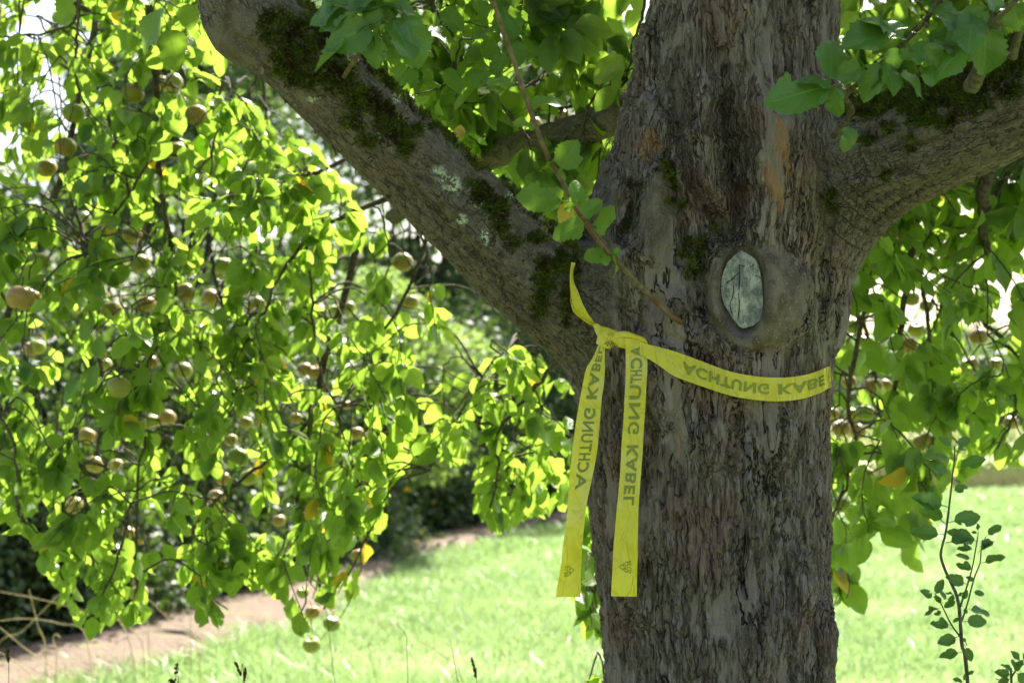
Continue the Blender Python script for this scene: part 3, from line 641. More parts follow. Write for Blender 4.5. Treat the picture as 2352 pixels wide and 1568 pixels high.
# fruit positions in the picture, with radius and description
AP = [(305, 214, 26, "large russet apple beside the thick upright branch, top left"), (398, 190, 22, "green apple showing its calyx right of the thick upright branch"), (373, 193, 21, "reddish apple half behind its neighbour at the thick upright branch"),
 (170, 260, 26, "brown-flushed apple crossed by a thin twig, upper left"), (450, 264, 26, "yellow apple under a hanging leaf, left of the limb knob"), (150, 337, 26, "round green apple above the forked branch, far left"),
 (108, 386, 24, "green apple just left of the forked branch"), (404, 345, 24, "ochre apple tucked behind the thick branch at upper left"), (323, 606, 24, "orange-flushed apple alone between two twigs, left middle"),
 (511, 610, 23, "flattened brownish apple hanging free, left of centre foliage"), (45, 684, 33, "largest pinkish apple at the left edge, first of a touching pair"), (66, 682, 28, "apple behind the largest pinkish one at the left edge"),
 (255, 711, 24, "russet apple with a bitten bright patch above a yellow leaf"), (304, 538, 24, "green apple half behind leaves above the orange-flushed one"), (190, 504, 20, "small green apple on the long drooping branch, upper left"),
 (88, 600, 26, "dull green apple under a dead brown cluster at far left"), (335, 698, 23, "greenish apple behind leaves right of the bitten one"), (425, 672, 24, "shaded apple with a dark leaf across its face"), (483, 684, 22, "ochre apple right of the leaf-covered one"),
 (422, 851, 20, "small round green apple on a thin drooping stalk"), (273, 889, 28, "large scabby green apple touching the long left branch"), (347, 970, 21, "yellow-brown apple, left of the lower touching pair"), (384, 959, 21, "ochre apple, right of the lower touching pair"),
 (200, 1000, 21, "green apple with a red top under a dead twig"), (217, 1066, 22, "lying oval green apple left of the long branch end"), (267, 1068, 17, "yellowish apple just right of the long branch end"),
 (548, 1048, 24, "streaked green apple above the oblique twig"), (572, 1095, 22, "brownish apple right of the oblique twig"), (513, 1098, 18, "pale apple left of the oblique twig"), (497, 1143, 21, "orange-brown apple at the lower end of the oblique twig"),
 (170, 1160, 21, "pinkish-edged apple behind leaves, low on the left"), (320, 1362, 22, "green apple near the bottom tip of the left foliage"), (762, 1432, 20, "dark russet apple in the lowest cluster, right one"),
 (716, 1480, 21, "lowest apple of the whole tree, over the bright grass"), (718, 1405, 18, "reddish apple half behind a leaf in the lowest cluster"), (823, 1276, 19, "brownish apple hanging over the soil strip"),
 (925, 602, 24, "apple close below the left limb, in front of dark gaps"), (942, 694, 20, "red-flushed apple under a bright leaf below the left limb"), (800, 706, 17, "small orange apple beside a dark twig below the limb"), (772, 712, 15, "small yellow apple left of the orange one below the limb"),
 (727, 855, 20, "orange apple with green neighbour in the middle foliage"), (700, 848, 18, "green apple left of the orange one in the middle foliage"), (818, 995, 18, "brown apple at the right edge of the left foliage"), (795, 927, 14, "small reddish apple at a twig tip right of the middle foliage"),
 (240, 838, 18, "yellow apple just right of the long drooping branch"), (85, 797, 20, "greenish apple of the shaded pair at far left"), (75, 800, 20, "brown apple of the shaded pair at far left"), (295, 1222, 16, "small green apple deep in the low left foliage"),
 (590, 700, 22, "faint green apple behind a twig, middle left"), (565, 970, 17, "pink-flushed apple under a white lit leaf"), (525, 880, 18, "apple hidden beside a serrated leaf, middle"), (695, 1360, 15, "small apple above the lowest cluster"),
 (345, 830, 19, "green apple above the small stalked one"), (640, 1195, 16, "red-brown apple in the low middle foliage"), (680, 960, 15, "apple behind the vertical low stem"), (530, 1010, 16, "small apple beside the streaked green one"),
 (1253, 170, 17, "pale green apple between limb and trunk, near the top"), (965, 40, 20, "brown-edged apple behind leaves above the left limb"), (1225, 285, 20, "dull apple hidden in the leaves over the back limb"), (1290, 270, 22, "orange-brown apple just above the back limb"), (905, 60, 16, "dark apple in the shade over the limb"),
 (2095, 686, 19, "pale green apple with dark stalk pit right of the trunk"), (2129, 702, 17, "yellow apple half covered by a round leaf right of the trunk"), (2106, 757, 20, "round green apple over another, right foliage"), (2086, 793, 22, "lower green apple of the stacked pair, right foliage"),
 (2249, 773, 22, "grey-green apple at the edge of the open sky"), (2228, 838, 22, "apple crossed by a bright twig near the open sky"), (2288, 836, 17, "yellow apple rightmost beside a curled leaf"), (1963, 749, 21, "green apple under a crumpled leaf near the trunk"),
 (1990, 785, 19, "apple below the crumpled leaf near the trunk"), (1951, 877, 17, "reddish apple right beside the tape end"), (2005, 887, 23, "green-orange apple behind leaves right of the tape"), (2035, 885, 16, "small orange apple next to the green-orange one"), (1912, 950, 16, "green apple peeping out at the trunk edge"),
 (1960, 952, 18, "olive apple in the middle of the tight bunch by the trunk"), (1988, 948, 22, "top right apple of the tight bunch by the trunk"), (1932, 983, 22, "smooth green apple at the bottom of the tight bunch"), (1970, 990, 19, "reddish apple at the bottom right of the tight bunch"),
 (2121, 1014, 24, "pale tan apple hanging above the sapling, right"), (2322, 970, 18, "shaded green apple at the far right under dead leaves"), (1990, 1088, 20, "green apple with visible calyx, low right of the trunk"), (1930, 1157, 23, "yellow-pink apple touching a yellow leaf, low right of the trunk"), (1908, 1182, 14, "green apple half behind the trunk, lowest right"), (1392, 1392, 14, "dim apple in the leaves left of the lower trunk")]
# ------------------------------------------------------------------ leaves
def leaf_template(ns, nc, W, fold, droop, wave, serr, seed, bites=0, pet=.32, petr=.011):
    """blade of length 1 along +Y, petiole before it; returns V, Q, A(u,v)"""
    r = np.random.default_rng(seed); t = np.linspace(0, 1, ns + 1)
    prof = np.sin(np.pi * t ** .86) ** .60 * (1 - .10 * t); prof[-1] = .012; prof[0] = .03
    prof = prof * (1 - .22 * sstep(.84, 1, t) * (t < 1))
    us = np.linspace(-1, 1, nc + 1); V = []; A = []
    asym = r.uniform(-.08, .08)
    pertl = 1 + r.normal(0, .05, ns + 1); pertr = 1 + r.normal(0, .05, ns + 1)
    for k, tt in enumerate(t):
        for u in us:
            s = prof[k] * (pertl[k] if u < 0 else pertr[k])
            if serr and 0 < k < ns: s *= 1 + serr * (1 if k % 2 else -1) * (abs(u) > .9)
            x = u * W * .5 * s + asym * tt * tt * .3
            z = abs(u) * s * W * .5 * fold - droop * tt * tt + wave * math.sin(tt * 8 + u * 2.2 + seed) * abs(u) ** 1.5 * s
            V.append((x, tt + pet - abs(u) * 0, z)); A.append((u, tt))
    V = np.array(V); A = np.array(A); V[:, 1] = pet + (V[:, 1] - pet) * (1 - .10 * droop)
    i = np.arange(ns)[:, None] * (nc + 1); j = np.arange(nc)[None]
    Q = np.stack([i + j, i + j + 1, i + nc + 2 + j, i + nc + 1 + j], -1).reshape(-1, 4)
    if bites:
        keep = np.ones(len(Q), bool)
        for _ in range(bites):
            row = r.integers(2, ns - 1); L = r.integers(0, 2); keep[row * nc + (0 if L else nc - 1)] = False
            if r.random() < .5: keep[min(ns - 1, row + 1) * nc + (0 if L else nc - 1)] = False
        if r.random() < .3: keep[r.integers(3, ns - 3) * nc + r.integers(1, nc - 1)] = False
        Q = Q[keep]
    n0 = len(V); pp = [(0, 0, .0), (0, pet * .5, .03), (0, pet * 1.04, V[(nc) // 2, 2] - .004)]; PVt = []
    for (x, y, z) in pp: PVt += [(x - petr, y, z), (x + petr, y, z), (x, y, z - petr * 1.5)]
    V = np.vstack([V, PVt]); A = np.vstack([A, np.tile([.0, .0], (9, 1))])
    PQ = [[n0 + 3 * a + b, n0 + 3 * a + (b + 1) % 3, n0 + 3 * a + 3 + (b + 1) % 3, n0 + 3 * a + 3 + b] for a in range(2) for b in range(3)]
    return V, np.vstack([Q, PQ]), A
TM = [leaf_template(6, 4, rng.uniform(.58, .74), rng.uniform(.05, .45), rng.uniform(.0, .35), rng.uniform(.02, .10), 0, s) for s in range(14)]
TH = [leaf_template(16, 6, rng.uniform(.74, .92), rng.uniform(.05, .38), rng.uniform(.02, .40), rng.uniform(.04, .13), .06, 40 + s, bites=(s % 3)) for s in range(10)]
TS = [leaf_template(10, 4, rng.uniform(.52, .68), rng.uniform(.05, .45), rng.uniform(-.15, .35), rng.uniform(.03, .12), .05, 80 + s, bites=(1 if s % 3 == 0 else 0), pet=.22, petr=.016) for s in range(8)]
def _simple(W, fold, droop):
    V = np.array([(0, 0, 0), (-W, .45, fold), (0, .5, 0), (W, .45, fold), (0, 1, -droop)]); return V, None, np.array([(0, 0), (-1, .45), (0, .5), (1, .45), (0, 1)])
TQ = np.array([[0, 1, 2], [0, 2, 3], [1, 4, 2], [2, 4, 3]])
TL = [_simple(rng.uniform(.28, .38), rng.uniform(0, .2), rng.uniform(0, .3)) for _ in range(6)]
def put(g, temps, pos, dr, nm, L, rnd, ids=None, tri=False):
    pos = np.asarray(pos, float); n = len(pos)
    if n == 0: return
    dr = nrm(dr); nm = np.asarray(nm, float); nm = nrm(nm - dr * (nm * dr).sum(1)[:, None]); sd = np.cross(dr, nm)
    ids = rng.integers(0, len(temps), n) if ids is None else ids
    L = np.broadcast_to(L, (n,))
    for k in range(len(temps)):
        s = np.nonzero(ids == k)[0]
        if len(s) == 0: continue
        V, Q, A = temps[k]; l = L[s][:, None, None]
        W = pos[s][:, None, :] + l * (V[None, :, 1:2] * dr[s][:, None, :] + V[None, :, 0:1] * sd[s][:, None, :] + V[None, :, 2:3] * nm[s][:, None, :])
        AA = np.zeros((len(s), len(V), 3)); AA[..., :2] = A[None]; AA[..., 2] = np.asarray(rnd)[s][:, None]
        o = np.arange(len(s))[:, None, None] * len(V)
        if tri: g.add(W, None, TQ[None] + o, AA)
        else: g.add(W, Q[None] + o, None, AA)
def rdir(n): return nrm(rng.normal(size=(n, 3)))

def leaves_on_twigs(g, tw, poly, holes, Lr, per=1.0, temps=TM, rosette=4):
    pos = []; dr = []
    for path in tw:
        seg = np.linalg.norm(np.diff(path, axis=0), axis=1); tot = seg.sum(); s = .02
        cum = np.concatenate([[0], np.cumsum(seg)])
        while s < tot:
            p = np.array([np.interp(s, cum, path[:, c]) for c in range(3)]); k = min(len(seg) - 1, int(np.searchsorted(cum, s)) - 1)
            t = nrm(path[k + 1] - path[k]); m = rng.integers(2, rosette + 1) if rng.random() < .5 else 1
            for _ in range(m): pos.append(p); dr.append(nrm(t * rng.uniform(0, .9) + rdir(1)[0] * .9 + np.array([0, -.1, -.75])))
            s += rng.uniform(.018, .04) / per
        for _ in range(rng.integers(3, 6)): pos.append(path[-1]); dr.append(nrm(nrm(path[-1] - path[-2]) * .6 + rdir(1)[0] * .8 + np.array([0, 0, -.6])))
    pos = np.array(pos); dr = np.array(dr); L = rng.uniform(*Lr, len(pos))
    px, py, _ = proj(pos + dr * L[:, None] * .8); ok = inpoly(px, py, poly)
    if len(poly) > 25: ok &= rng.random(len(px)) < np.clip(2.6 * (vnoise(px + 500, py + 500, 58, 31) * .65 + vnoise(px + 500, py + 500, 24, 32) * .35) - .42, .04, 1)
    for hp, keepp in holes: ok &= ~(inpoly(px, py, hp) & (rng.random(len(px)) > keepp))
    px2, py2, _ = proj(pos + dr * L[:, None] * 1.3); ok &= inpoly(px2, py2, poly)
    cx_, cy_, cd_ = proj(pos + dr * L[:, None] * .82)
    for (ax_, ay_, ar_, lab_) in AP:      # a fruit that shows is not buried in leaves
        dd_ = float(np.clip(F * .0325 / ar_, 3.55, 4.9)); q = np.hypot(cx_ - ax_, cy_ - ay_) < ar_ * .9 + 24
        ok &= ~(q & (cd_ < dd_ + .02) & (rng.random(len(cx_)) < .95))
        ok &= ~(np.linalg.norm(pos + dr * L[:, None] * .8 - P(ax_, ay_, dd_), axis=1) < .05)
    pos, dr, L = pos[ok], dr[ok], L[ok]; nm = rdir(len(pos)) * .8 + np.array([.05, -.5, .38])
    put(g, temps, pos, dr, nm, L, rng.random(len(pos)))
    return len(pos)
def twig_path(s, d, L, n=6):
    pts = [s]; d = nrm(d); st = L / n
    for i in range(n):
        d = nrm(d + rng.normal(0, .16, 3) + np.array([0, 0, -.10])); pts.append(pts[-1] + d * st)
    return np.array(pts)
def region(poly, n, dr, mains, holes, Lr, mat, blabel, rthr=.55, lenr=(.12, .34), skip_links=False, wood='twig'):
    """mains: list of (rows px,py,depth ; r0,r1) each becomes one drooping branch with twigs and leaves"""
    MP = []; 
    for rows, r0, r1 in mains:
        a = catmull(np.array(rows, float), 5); pts = PV(a[:, :2], a[:, 2]); MP.append((pts + rng.normal(0, .0025, pts.shape), np.linspace(r0, r1, len(pts))))
    allp = np.vstack([m[0] for m in MP]); own = np.concatenate([np.full(len(m[0]), i) for i, m in enumerate(MP)])
    tw = [[] for _ in MP]; lk = [[] for _ in MP]; xs = np.array(poly)
    x0, x1, y0, y1 = xs[:, 0].min(), xs[:, 0].max(), xs[:, 1].min(), xs[:, 1].max(); c = 0; tries = 0
    while c < n and tries < n * 30:
        tries += 1
        x, y = rng.uniform(x0, x1), rng.uniform(y0, y1)
        if not inpoly(np.array([x]), np.array([y]), poly)[0]: continue
        if any(inpoly(np.array([x]), np.array([y]), hp)[0] and rng.random() > kp for hp, kp in holes): continue
        s = P(x, y, rng.uniform(*dr)); dd = np.linalg.norm(allp - s, axis=1); k = int(np.argmin(dd))
        if dd[k] > rthr and rng.random() < .75: continue
        L = rng.uniform(*lenr); away = nrm(s - allp[k] + 1e-4)
        path = twig_path(s, away * .5 + rdir(1)[0] * .6 + np.array([0, 0, -.55]), L)
        qx, qy, _ = proj(path + np.array([0, 0, -.03])); okp = inpoly(qx, qy, poly); kq = len(path) if okp.all() else int(np.argmin(okp))
        if kq < 3: continue
        path = path[:kq]; tw[own[k]].append(path); c += 1
        up = nrm(allp[k] - s); mid = (s + allp[k]) / 2 + np.array([0, 0, .06]) * min(1, dd[k] / .3) + rng.normal(0, .012, 3)
        lk[own[k]].append(catmull([allp[k], mid, s], 4))
    cnt = 0
    for i, (pts, rad) in enumerate(MP):
        g = Geo(); tube(g, pts, rad, 8, .09)
        for k in range(0, len(pts) - 1, 2):      # spurs
            if rng.random() < .6:
                e = pts[k] + rdir(1)[0] * rng.uniform(.012, .03); tube(g, [pts[k], (pts[k] + e) / 2 + rng.normal(0, .002, 3), e], [.0022, .0018, .0016], 5, .1)
        for l in lk[i]: tube(g, l + rng.normal(0, .0015, l.shape), np.linspace(.0032, .0022, len(l)), 5, .12)
        for p in tw[i]: tube(g, p, np.linspace(.0023, .0010, len(p)), 5, .12)
        b = child(build("drooping_branch", g, M[wood]), TREE)
        g = Geo(); cnt += leaves_on_twigs(g, tw[i] + [pts[len(pts) // 3:]], poly, holes, Lr)
        if g.n: b2 = build("foliage", g, M[mat]); child(b2, b)
    print("leaves", blabel, cnt)
    return allp

LEFT = [(-140, -170), (480, -170), (520, 150), (640, 240), (760, 370), (950, 540), (1150, 730), (1330, 890), (1345, 1100), (1310, 1160), (1215, 1215), (1140, 1235), (1095, 1190), (1050, 1100), (965, 1075), (905, 1130), (880, 1230), (835, 1330), (805, 1400), (780, 1500), (690, 1510), (655, 1400), (590, 1360), (545, 1350), (510, 1450), (450, 1440), (400, 1350), (320, 1450), (225, 1495), (150, 1410), (95, 1320), (65, 1240), (-140, 1200)]
D = 4.2
LM = [([(330, -200, 3.9), (350, 100, 3.95), (358, 200, 3.95), (362, 330, 4.0), (371, 430, 4.0), (388, 540, 4.0), (398, 640, 4.05), (410, 760, 4.1)], .013, .004),
      ([(260, -200, 4.3), (230, 0, 4.3), (190, 180, 4.3), (155, 390, 4.3), (185, 520, 4.25), (200, 640, 4.2), (215, 760, 4.2), (240, 900, 4.2), (248, 1050, 4.2), (252, 1130, 4.2)], .011, .003),
      ([(155, 390, 4.32), (100, 500, 4.3), (50, 620, 4.25), (0, 760, 4.2), (-60, 900, 4.2)], .012, .007),
      ([(200, -150, 3.8), (179, 37, 3.8), (176, 106, 3.8), (172, 165, 3.8), (194, 238, 3.8), (242, 293, 3.8)], .005, .0025),
      ([(190, -60, 3.9), (175, 35, 3.9), (120, 75, 3.9), (60, 80, 3.9), (-20, 92, 3.9)], .005, .003),
      ([(600, 60, 4.6), (590, 161, 4.6), (571, 220, 4.6), (557, 293, 4.6), (531, 340, 4.6)], .005, .002),
      ([(600, 80, 4.8), (606, 183, 4.8), (611, 256, 4.8), (630, 322, 4.8), (635, 381, 4.8), (650, 470, 4.8)], .006, .002),
      ([(400, 60, 4.0), (414, 128, 4.0), (454, 179, 4.0), (498, 220, 4.0)], .004, .002),
      ([(362, 345, 4.02), (421, 366, 4.0), (476, 403, 3.95), (490, 432, 3.95), (530, 470, 3.95)], .005, .002),
      ([(362, 352, 4.0), (315, 414, 3.95), (286, 461, 3.95), (238, 531, 3.9), (216, 574, 3.9)], .0045, .002),
      ([(860, 330, 4.2), (760, 385, 4.2), (681, 417, 4.2), (586, 461, 4.2), (531, 505, 4.2)], .008, .003),
      ([(980, 420, 3.9), (900, 450, 3.9), (780, 500, 3.9), (700, 555, 3.9), (640, 640, 3.9), (610, 720, 3.9)], .009, .003),
      ([(590, 560, 4.1), (582, 647, 4.1), (571, 700, 4.1), (568, 779, 4.1)], .004, .002),
      ([(705, 560, 3.95), (718, 702, 4.0), (725, 794, 4.0), (754, 896, 4.0), (790, 930, 4.0)], .005, .0025),
      ([(480, 560, 4.1), (494, 640, 4.1), (505, 684, 4.1), (524, 794, 4.1), (531, 823, 4.1), (538, 885, 4.1), (536, 940, 4.1), (509, 970, 4.1)], .005, .002),
      ([(385, 540, 4.0), (382, 666, 3.9), (392, 757, 3.9), (341, 830, 3.9), (344, 878, 3.9)], .005, .003),
      ([(335, 1000, 3.9), (319, 1087, 3.9), (311, 1199, 3.9), (314, 1318, 3.9), (310, 1370, 3.9)], .004, .002),
      ([(830, 520, 4.5), (785, 698, 4.4), (757, 795, 4.35), (730, 890, 4.3), (712, 973, 4.2), (695, 1087, 4.2), (684, 1178, 4.2), (718, 1253, 4.2), (735, 1342, 4.2), (745, 1400, 4.2)], .012, .003),
      ([(710, 970, 4.2), (660, 1020, 4.2), (580, 1080, 4.15), (497, 1150, 4.1), (450, 1200, 4.1), (441, 1274, 4.1)], .007, .002),
      ([(0, 958, 3.8), (29, 1013, 3.8), (37, 1087, 3.8), (45, 1180, 3.8), (110, 1250, 3.8)], .004, .002),
      ([(300, 1160, 3.8), (273, 1274, 3.8), (239, 1352, 3.8), (205, 1421, 3.8)], .004, .002),
      ([(1330, 730, 3.9), (1283, 823, 3.9), (1217, 903, 3.9), (1151, 980, 3.9), (1148, 1032, 3.9), (1139, 1105, 3.9), (1130, 1160, 3.9)], .008, .002),
      ([(1151, 980, 3.9), (1100, 972, 3.9), (1053, 969, 3.9), (1020, 1000, 3.9), (1001, 1040, 3.9), (990, 1080, 3.9)], .004, .002),
      ([(1330, 780, 4.0), (1247, 794, 4.0), (1180, 805, 4.0), (1137, 823, 4.0), (1100, 878, 4.0)], .005, .002),
      ([(1000, 480, 4.4), (960, 600, 4.4), (920, 700, 4.4), (860, 800, 4.4), (850, 950, 4.4), (820, 1080, 4.4), (810, 1200, 4.4)], .007, .002),
      ([(150, 900, 5.0), (130, 1000, 5.0), (120, 1100, 5.0), (140, 1200, 5.0)], .005, .002),
      ([(-50, 200, 5.2), (60, 350, 5.2), (80, 500, 5.2), (90, 700, 5.2), (60, 850, 5.2)], .009, .003),
      ([(480, -100, 5.3), (470, 200, 5.3), (460, 420, 5.3), (440, 640, 5.3), (430, 860, 5.3)], .009, .003),
      ([(760, 300, 5.4), (700, 600, 5.4), (640, 800, 5.4), (620, 1000, 5.3), (600, 1180, 5.3)], .009, .003)]
LH = [([(870, 690), (960, 690), (1120, 770), (1080, 850), (1120, 960), (1000, 1010), (900, 940), (870, 800)], .5), ([(-140, 250), (60, 300), (60, 400), (-140, 440)], .35),
      ([(40, -20), (150, -20), (130, 70), (60, 70)], .3), ([(900, 560), (1100, 700), (1200, 800), (1130, 800), (960, 640)], .35), ([(60, 1150), (110, 1150), (120, 1290), (60, 1260)], .4),
      ([(1040, 1000), (1200, 1080), (1060, 1100)], .5), ([(480, 60), (700, 260), (640, 330), (520, 200)], .6)]
region(LEFT, 430, (3.80, 4.55), LM[:26], LH, (.048, .078), 'leaf', 'left')

CEN = [(690, -170), (1520, -170), (1490, 100), (1420, 350), (1345, 570), (1200, 470), (1000, 300), (800, 130)]
CM_ = [([(985, -120, 3.3), (997, 13, 3.3), (1023, 55, 3.3), (1051, 123, 3.3), (1080, 187, 3.3), (1091, 242, 3.35), (1104, 300, 3.4)], .008, .006),
       ([(1032, 99, 3.3), (1040, 130, 3.25), (1045, 171, 3.2), (1050, 240, 3.2)], .004, .002),
       ([(1310, -120, 3.4), (1318, 0, 3.4), (1326, 132, 3.4), (1330, 200, 3.4)], .006, .003),
       ([(1490, -60, 3.0), (1478, 30, 3.0), (1457, 92, 3.0), (1440, 180, 3.0)], .004, .002),
       ([(1240, -80, 3.6), (1300, 20, 3.6), (1180, 40, 3.6), (1140, 80, 3.6)], .005, .002),
       ([(800, -80, 3.6), (860, 60, 3.6), (930, 150, 3.6), (960, 260, 3.6), (1050, 380, 3.7)], .007, .003),
       ([(1420, 220, 3.5), (1330, 240, 3.5), (1240, 250, 3.6), (1160, 200, 3.7)], .006, .003),
       ([(1400, 420, 3.9), (1300, 430, 3.9), (1220, 400, 3.9), (1100, 330, 3.9)], .006, .003)]
region(CEN, 90, (3.0, 4.4), CM_, [([(1030, 10), (1230, 10), (1260, 220), (1080, 260)], .35)], (.066, .098), 'leaf', 'centre', wood='twig')

RIGHT = [(1850, -170), (2500, -170), (2500, 1060), (2400, 1060), (2330, 1085), (2250, 1085), (2170, 1130), (2150, 1200), (2125, 1320), (2085, 1310), (2050, 1230), (1960, 1280), (2015, 1330), (1995, 1410), (1890, 1410), (1850, 600)]
RM = [([(2140, 300, 4.0), (2110, 480, 4.0), (2091, 599, 4.0), (2075, 715, 4.0), (2060, 860, 4.0), (2040, 950, 4.0)], .014, .005),
      ([(2110, 600, 3.9), (2131, 721, 3.9), (2137, 797, 3.9), (2147, 879, 3.9), (2147, 985, 3.9), (2140, 1100, 3.9)], .006, .003),
      ([(2160, 560, 4.2), (2200, 625, 4.2), (2226, 701, 4.2), (2282, 761, 4.2), (2352, 840, 4.2), (2440, 960, 4.2)], .009, .006),
      ([(2140, 690, 4.0), (2167, 731, 4.0), (2216, 807, 4.0), (2253, 886, 4.0), (2250, 960, 4.0)], .004, .002),
      ([(2300, 250, 3.4), (2262, 420, 3.5), (2258, 500, 3.55), (2265, 580, 3.6)], .020, .010),
      ([(1990, 700, 3.8), (1950, 900, 3.8), (1966, 1021, 3.8), (1943, 1108, 3.8), (1913, 1202, 3.8), (1932, 1316, 3.8)], .007, .002),
      ([(2400, 300, 4.4), (2340, 480, 4.4), (2300, 560, 4.4), (2255, 610, 4.4), (2210, 640, 4.4)], .005, .002),
      ([(2350, -80, 3.4), (2300, 30, 3.4), (2270, 100, 3.4), (2240, 160, 3.4)], .007, .004),
      ([(1940, 560, 4.4), (1960, 680, 4.4), (2000, 800, 4.4), (2020, 950, 4.4), (2060, 1100, 4.4), (2090, 1220, 4.4)], .008, .002),
      ([(2150, -80, 3.7), (2130, 60, 3.7), (2100, 160, 3.7), (2000, 200, 3.8)], .006, .003),
      ([(2420, 700, 3.8), (2380, 850, 3.8), (2330, 950, 3.8), (2290, 1030, 3.8)], .006, .003)]
RH = [([(2205, 590), (2280, 560), (2400, 540), (2400, 810), (2320, 770), (2260, 720), (2215, 680)], .28), ([(2230, 780), (2360, 800), (2360, 870), (2290, 860)], .4), ([(1940, 1290), (2100, 1240), (2100, 1420), (2020, 1420)], .35),
      ([(2170, 980), (2400, 960), (2400, 1100), (2170, 1130)], .4), ([(2150, 460), (2230, 440), (2220, 560), (2150, 560)], .5)]
region(RIGHT, 270, (3.5, 4.8), RM, RH, (.060, .092), 'leaf', 'right')
LOW = [(1322, 1150), (1420, 1150), (1420, 1500), (1330, 1470), (1318, 1380)]
region(LOW, 9, (3.4, 3.8), [([(1420, 1120, 3.6), (1390, 1200, 3.6), (1375, 1300, 3.6), (1360, 1400, 3.6)], .005, .002)], [], (.06, .08), 'leaf', 'low', rthr=1)
LOW2 = [(1330, 1510), (1420, 1500), (1420, 1640), (1330, 1640)]
region(LOW2, 3, (3.4, 3.7), [([(1430, 1500, 3.6), (1390, 1560, 3.6), (1370, 1620, 3.6)], .005, .002)], [], (.055, .07), 'leaf', 'low', rthr=1)

# upper crown above the picture: the roof of leaves that shades trunk, limbs and camera
def crown(name, cells, dens, seed, thr=.5):
    g = Geo(); r_ = np.random.default_rng(seed)
    for (x, y, z, rx, ry, rz, n) in cells:
        n = int(n * dens); nc_ = max(6, n // 40); cs = nrm(r_.normal(size=(nc_, 3))) * r_.random((nc_, 1)) ** .4 * [rx, ry, rz] + [x, y, z]
        p = cs[r_.integers(0, nc_, n)] + r_.normal(0, .11, (n, 3)); px, py, d = proj(p)
        ok = ~((d > .3) & (px > -120) & (px < 2470) & (py > -90) & (py < 1700)) & (p[:, 2] > 1.9); p = p[ok]; m = len(p)
        put(g, TL, p, r_.normal(size=(m, 3)) + [0, 0, -.5], r_.normal(size=(m, 3)) * .8 + [0, 0, .8], r_.uniform(.06, .1, m), r_.random(m) * .98, tri=True)
    o = child(build(name, g, M['leaf_far']), TREE); return o
crown("crown", [(.6, 3.4, 3.8, 1.6, 1.1, .55, 5200), (.9, 2.6, 4.3, 1.8, 1.6, .7, 4200), (-.5, 2.2, 3.5, .9, .9, .4, 1800), (1.9, 3.6, 3.4, 1.2, 1.3, .5, 3200), (.3, .6, 3.6, 1.9, 1.3, .5, 3800), (1.6, 4.8, 3.9, 1.3, 1.0, .5, 2400), (-2.2, 2.2, 4.6, 1.3, 1.3, .6, 1500), (-.4, 3.1, 3.2, .6, .5, .3, 900)], 1.0, 5)
g = Geo()
for rows in ([(cu[0], cu[1], 3.2), (.2, 2.7, 3.8), (-.6, 2.2, 4.2)], [(cu[0], cu[1], 3.3), (1.1, 3.2, 3.9), (1.8, 3.7, 4.1)], [(cu[0], cu[1], 3.5), (.6, 3.6, 4.2)], [LL[0][-1], LL[0][-1] + [-.3, .4, .5], LL[0][-1] + [-1.1, 1.1, .7], LL[0][-1] + [-1.8, 1.8, .4]], [RL[0][-1], RL[0][-1] + [.5, .3, .3], RL[0][-1] + [1.3, 1.2, .5]]):
    c_ = catmull(rows, 6); tube(g, c_, np.linspace(.085, .03, len(c_)), 12, .04)
child(build("upper_limb", g, M['twig']), TREE)

# ------------------------------------------------------------------ leaves and shoots drawn one by one
def expl(lst, conv, depth, temps, petfrac=.32, rollspread=.5, dspread=.03, up=(0, -.75, .55)):
    pos = []; dr = []; nm = []; L = []
    for it in lst:
        bx, by, tx, ty = it[:4]; dd = it[4] if len(it) > 4 else depth
        bx, by = conv(bx, by); tx, ty = conv(tx, ty); a = P(bx, by, dd); b = P(tx, ty, dd + rng.uniform(-dspread, dspread)); v = b - a; l = np.linalg.norm(v) * (1.0 if petfrac > .3 else 1 / (1 + petfrac))
        pos.append(a - (nrm(v) * l * petfrac * .9 if petfrac > .3 else 0)); dr.append(v); L.append(l); nm.append(np.array(up) + rng.normal(0, rollspread, 3) * [1, .5, .6])
    g = Geo(); put(g, temps, np.array(pos), np.array(dr), np.array(nm), np.array(L), rng.random(len(pos)) * .95); return g
def px_tube(g, pts, conv, depths, r0, r1, sides=8, rough=.05, sub=5):
    a = np.array([conv(x, y) for x, y in pts]); dd = np.linspace(depths[0], depths[1], len(a)); c = catmull(np.column_stack([a, dd]), sub)
    tube(g, PV(c[:, :2], c[:, 2]), np.linspace(r0, r1, len(c)), sides, rough)
cT = lambda x, y: (689 + .2197 * x, .2197 * y)          # scales of the notes taken over each part of the photograph
g = Geo(); px_tube(g, [(460, 800), (560, 640), (650, 500), (760, 260), (830, 80), (860, -120)], cT, (2.36, 2.18), .0042, .0028)
px_tube(g, [(760, 250), (830, 240), (940, 205)], cT, (2.24, 2.2), .0015, .001); px_tube(g, [(650, 480), (560, 330), (500, 120)], cT, (2.29, 2.2), .002, .001)
sh = child(build("leafy_shoot", g, M['shoot']), TREE); sh["label"] = "short leafy shoot on top of the left limb"
g = expl([(450, 60, 70, 230), (520, 120, 195, 310), (820, 60, 215, 50), (740, 270, 285, 480), (520, 450, 125, 690), (770, 330, 580, 590), (812, 370, 740, 715), (940, 215, 1000, 510), (950, 200, 1200, 600), (1100, 200, 1235, 650), (840, 70, 1235, 50), (860, 30, 1180, 225), (830, 60, 690, 300), (620, 80, 830, -90), (500, 60, 260, -80), (900, -60, 1150, -40), (650, 300, 500, 200), (1010, -40, 860, 200), (760, 240, 520, 420), (830, 90, 560, 10)], cT, 2.2, TH, rollspread=.4)
child(build("foliage", g, M['leaf_dark']), sh)
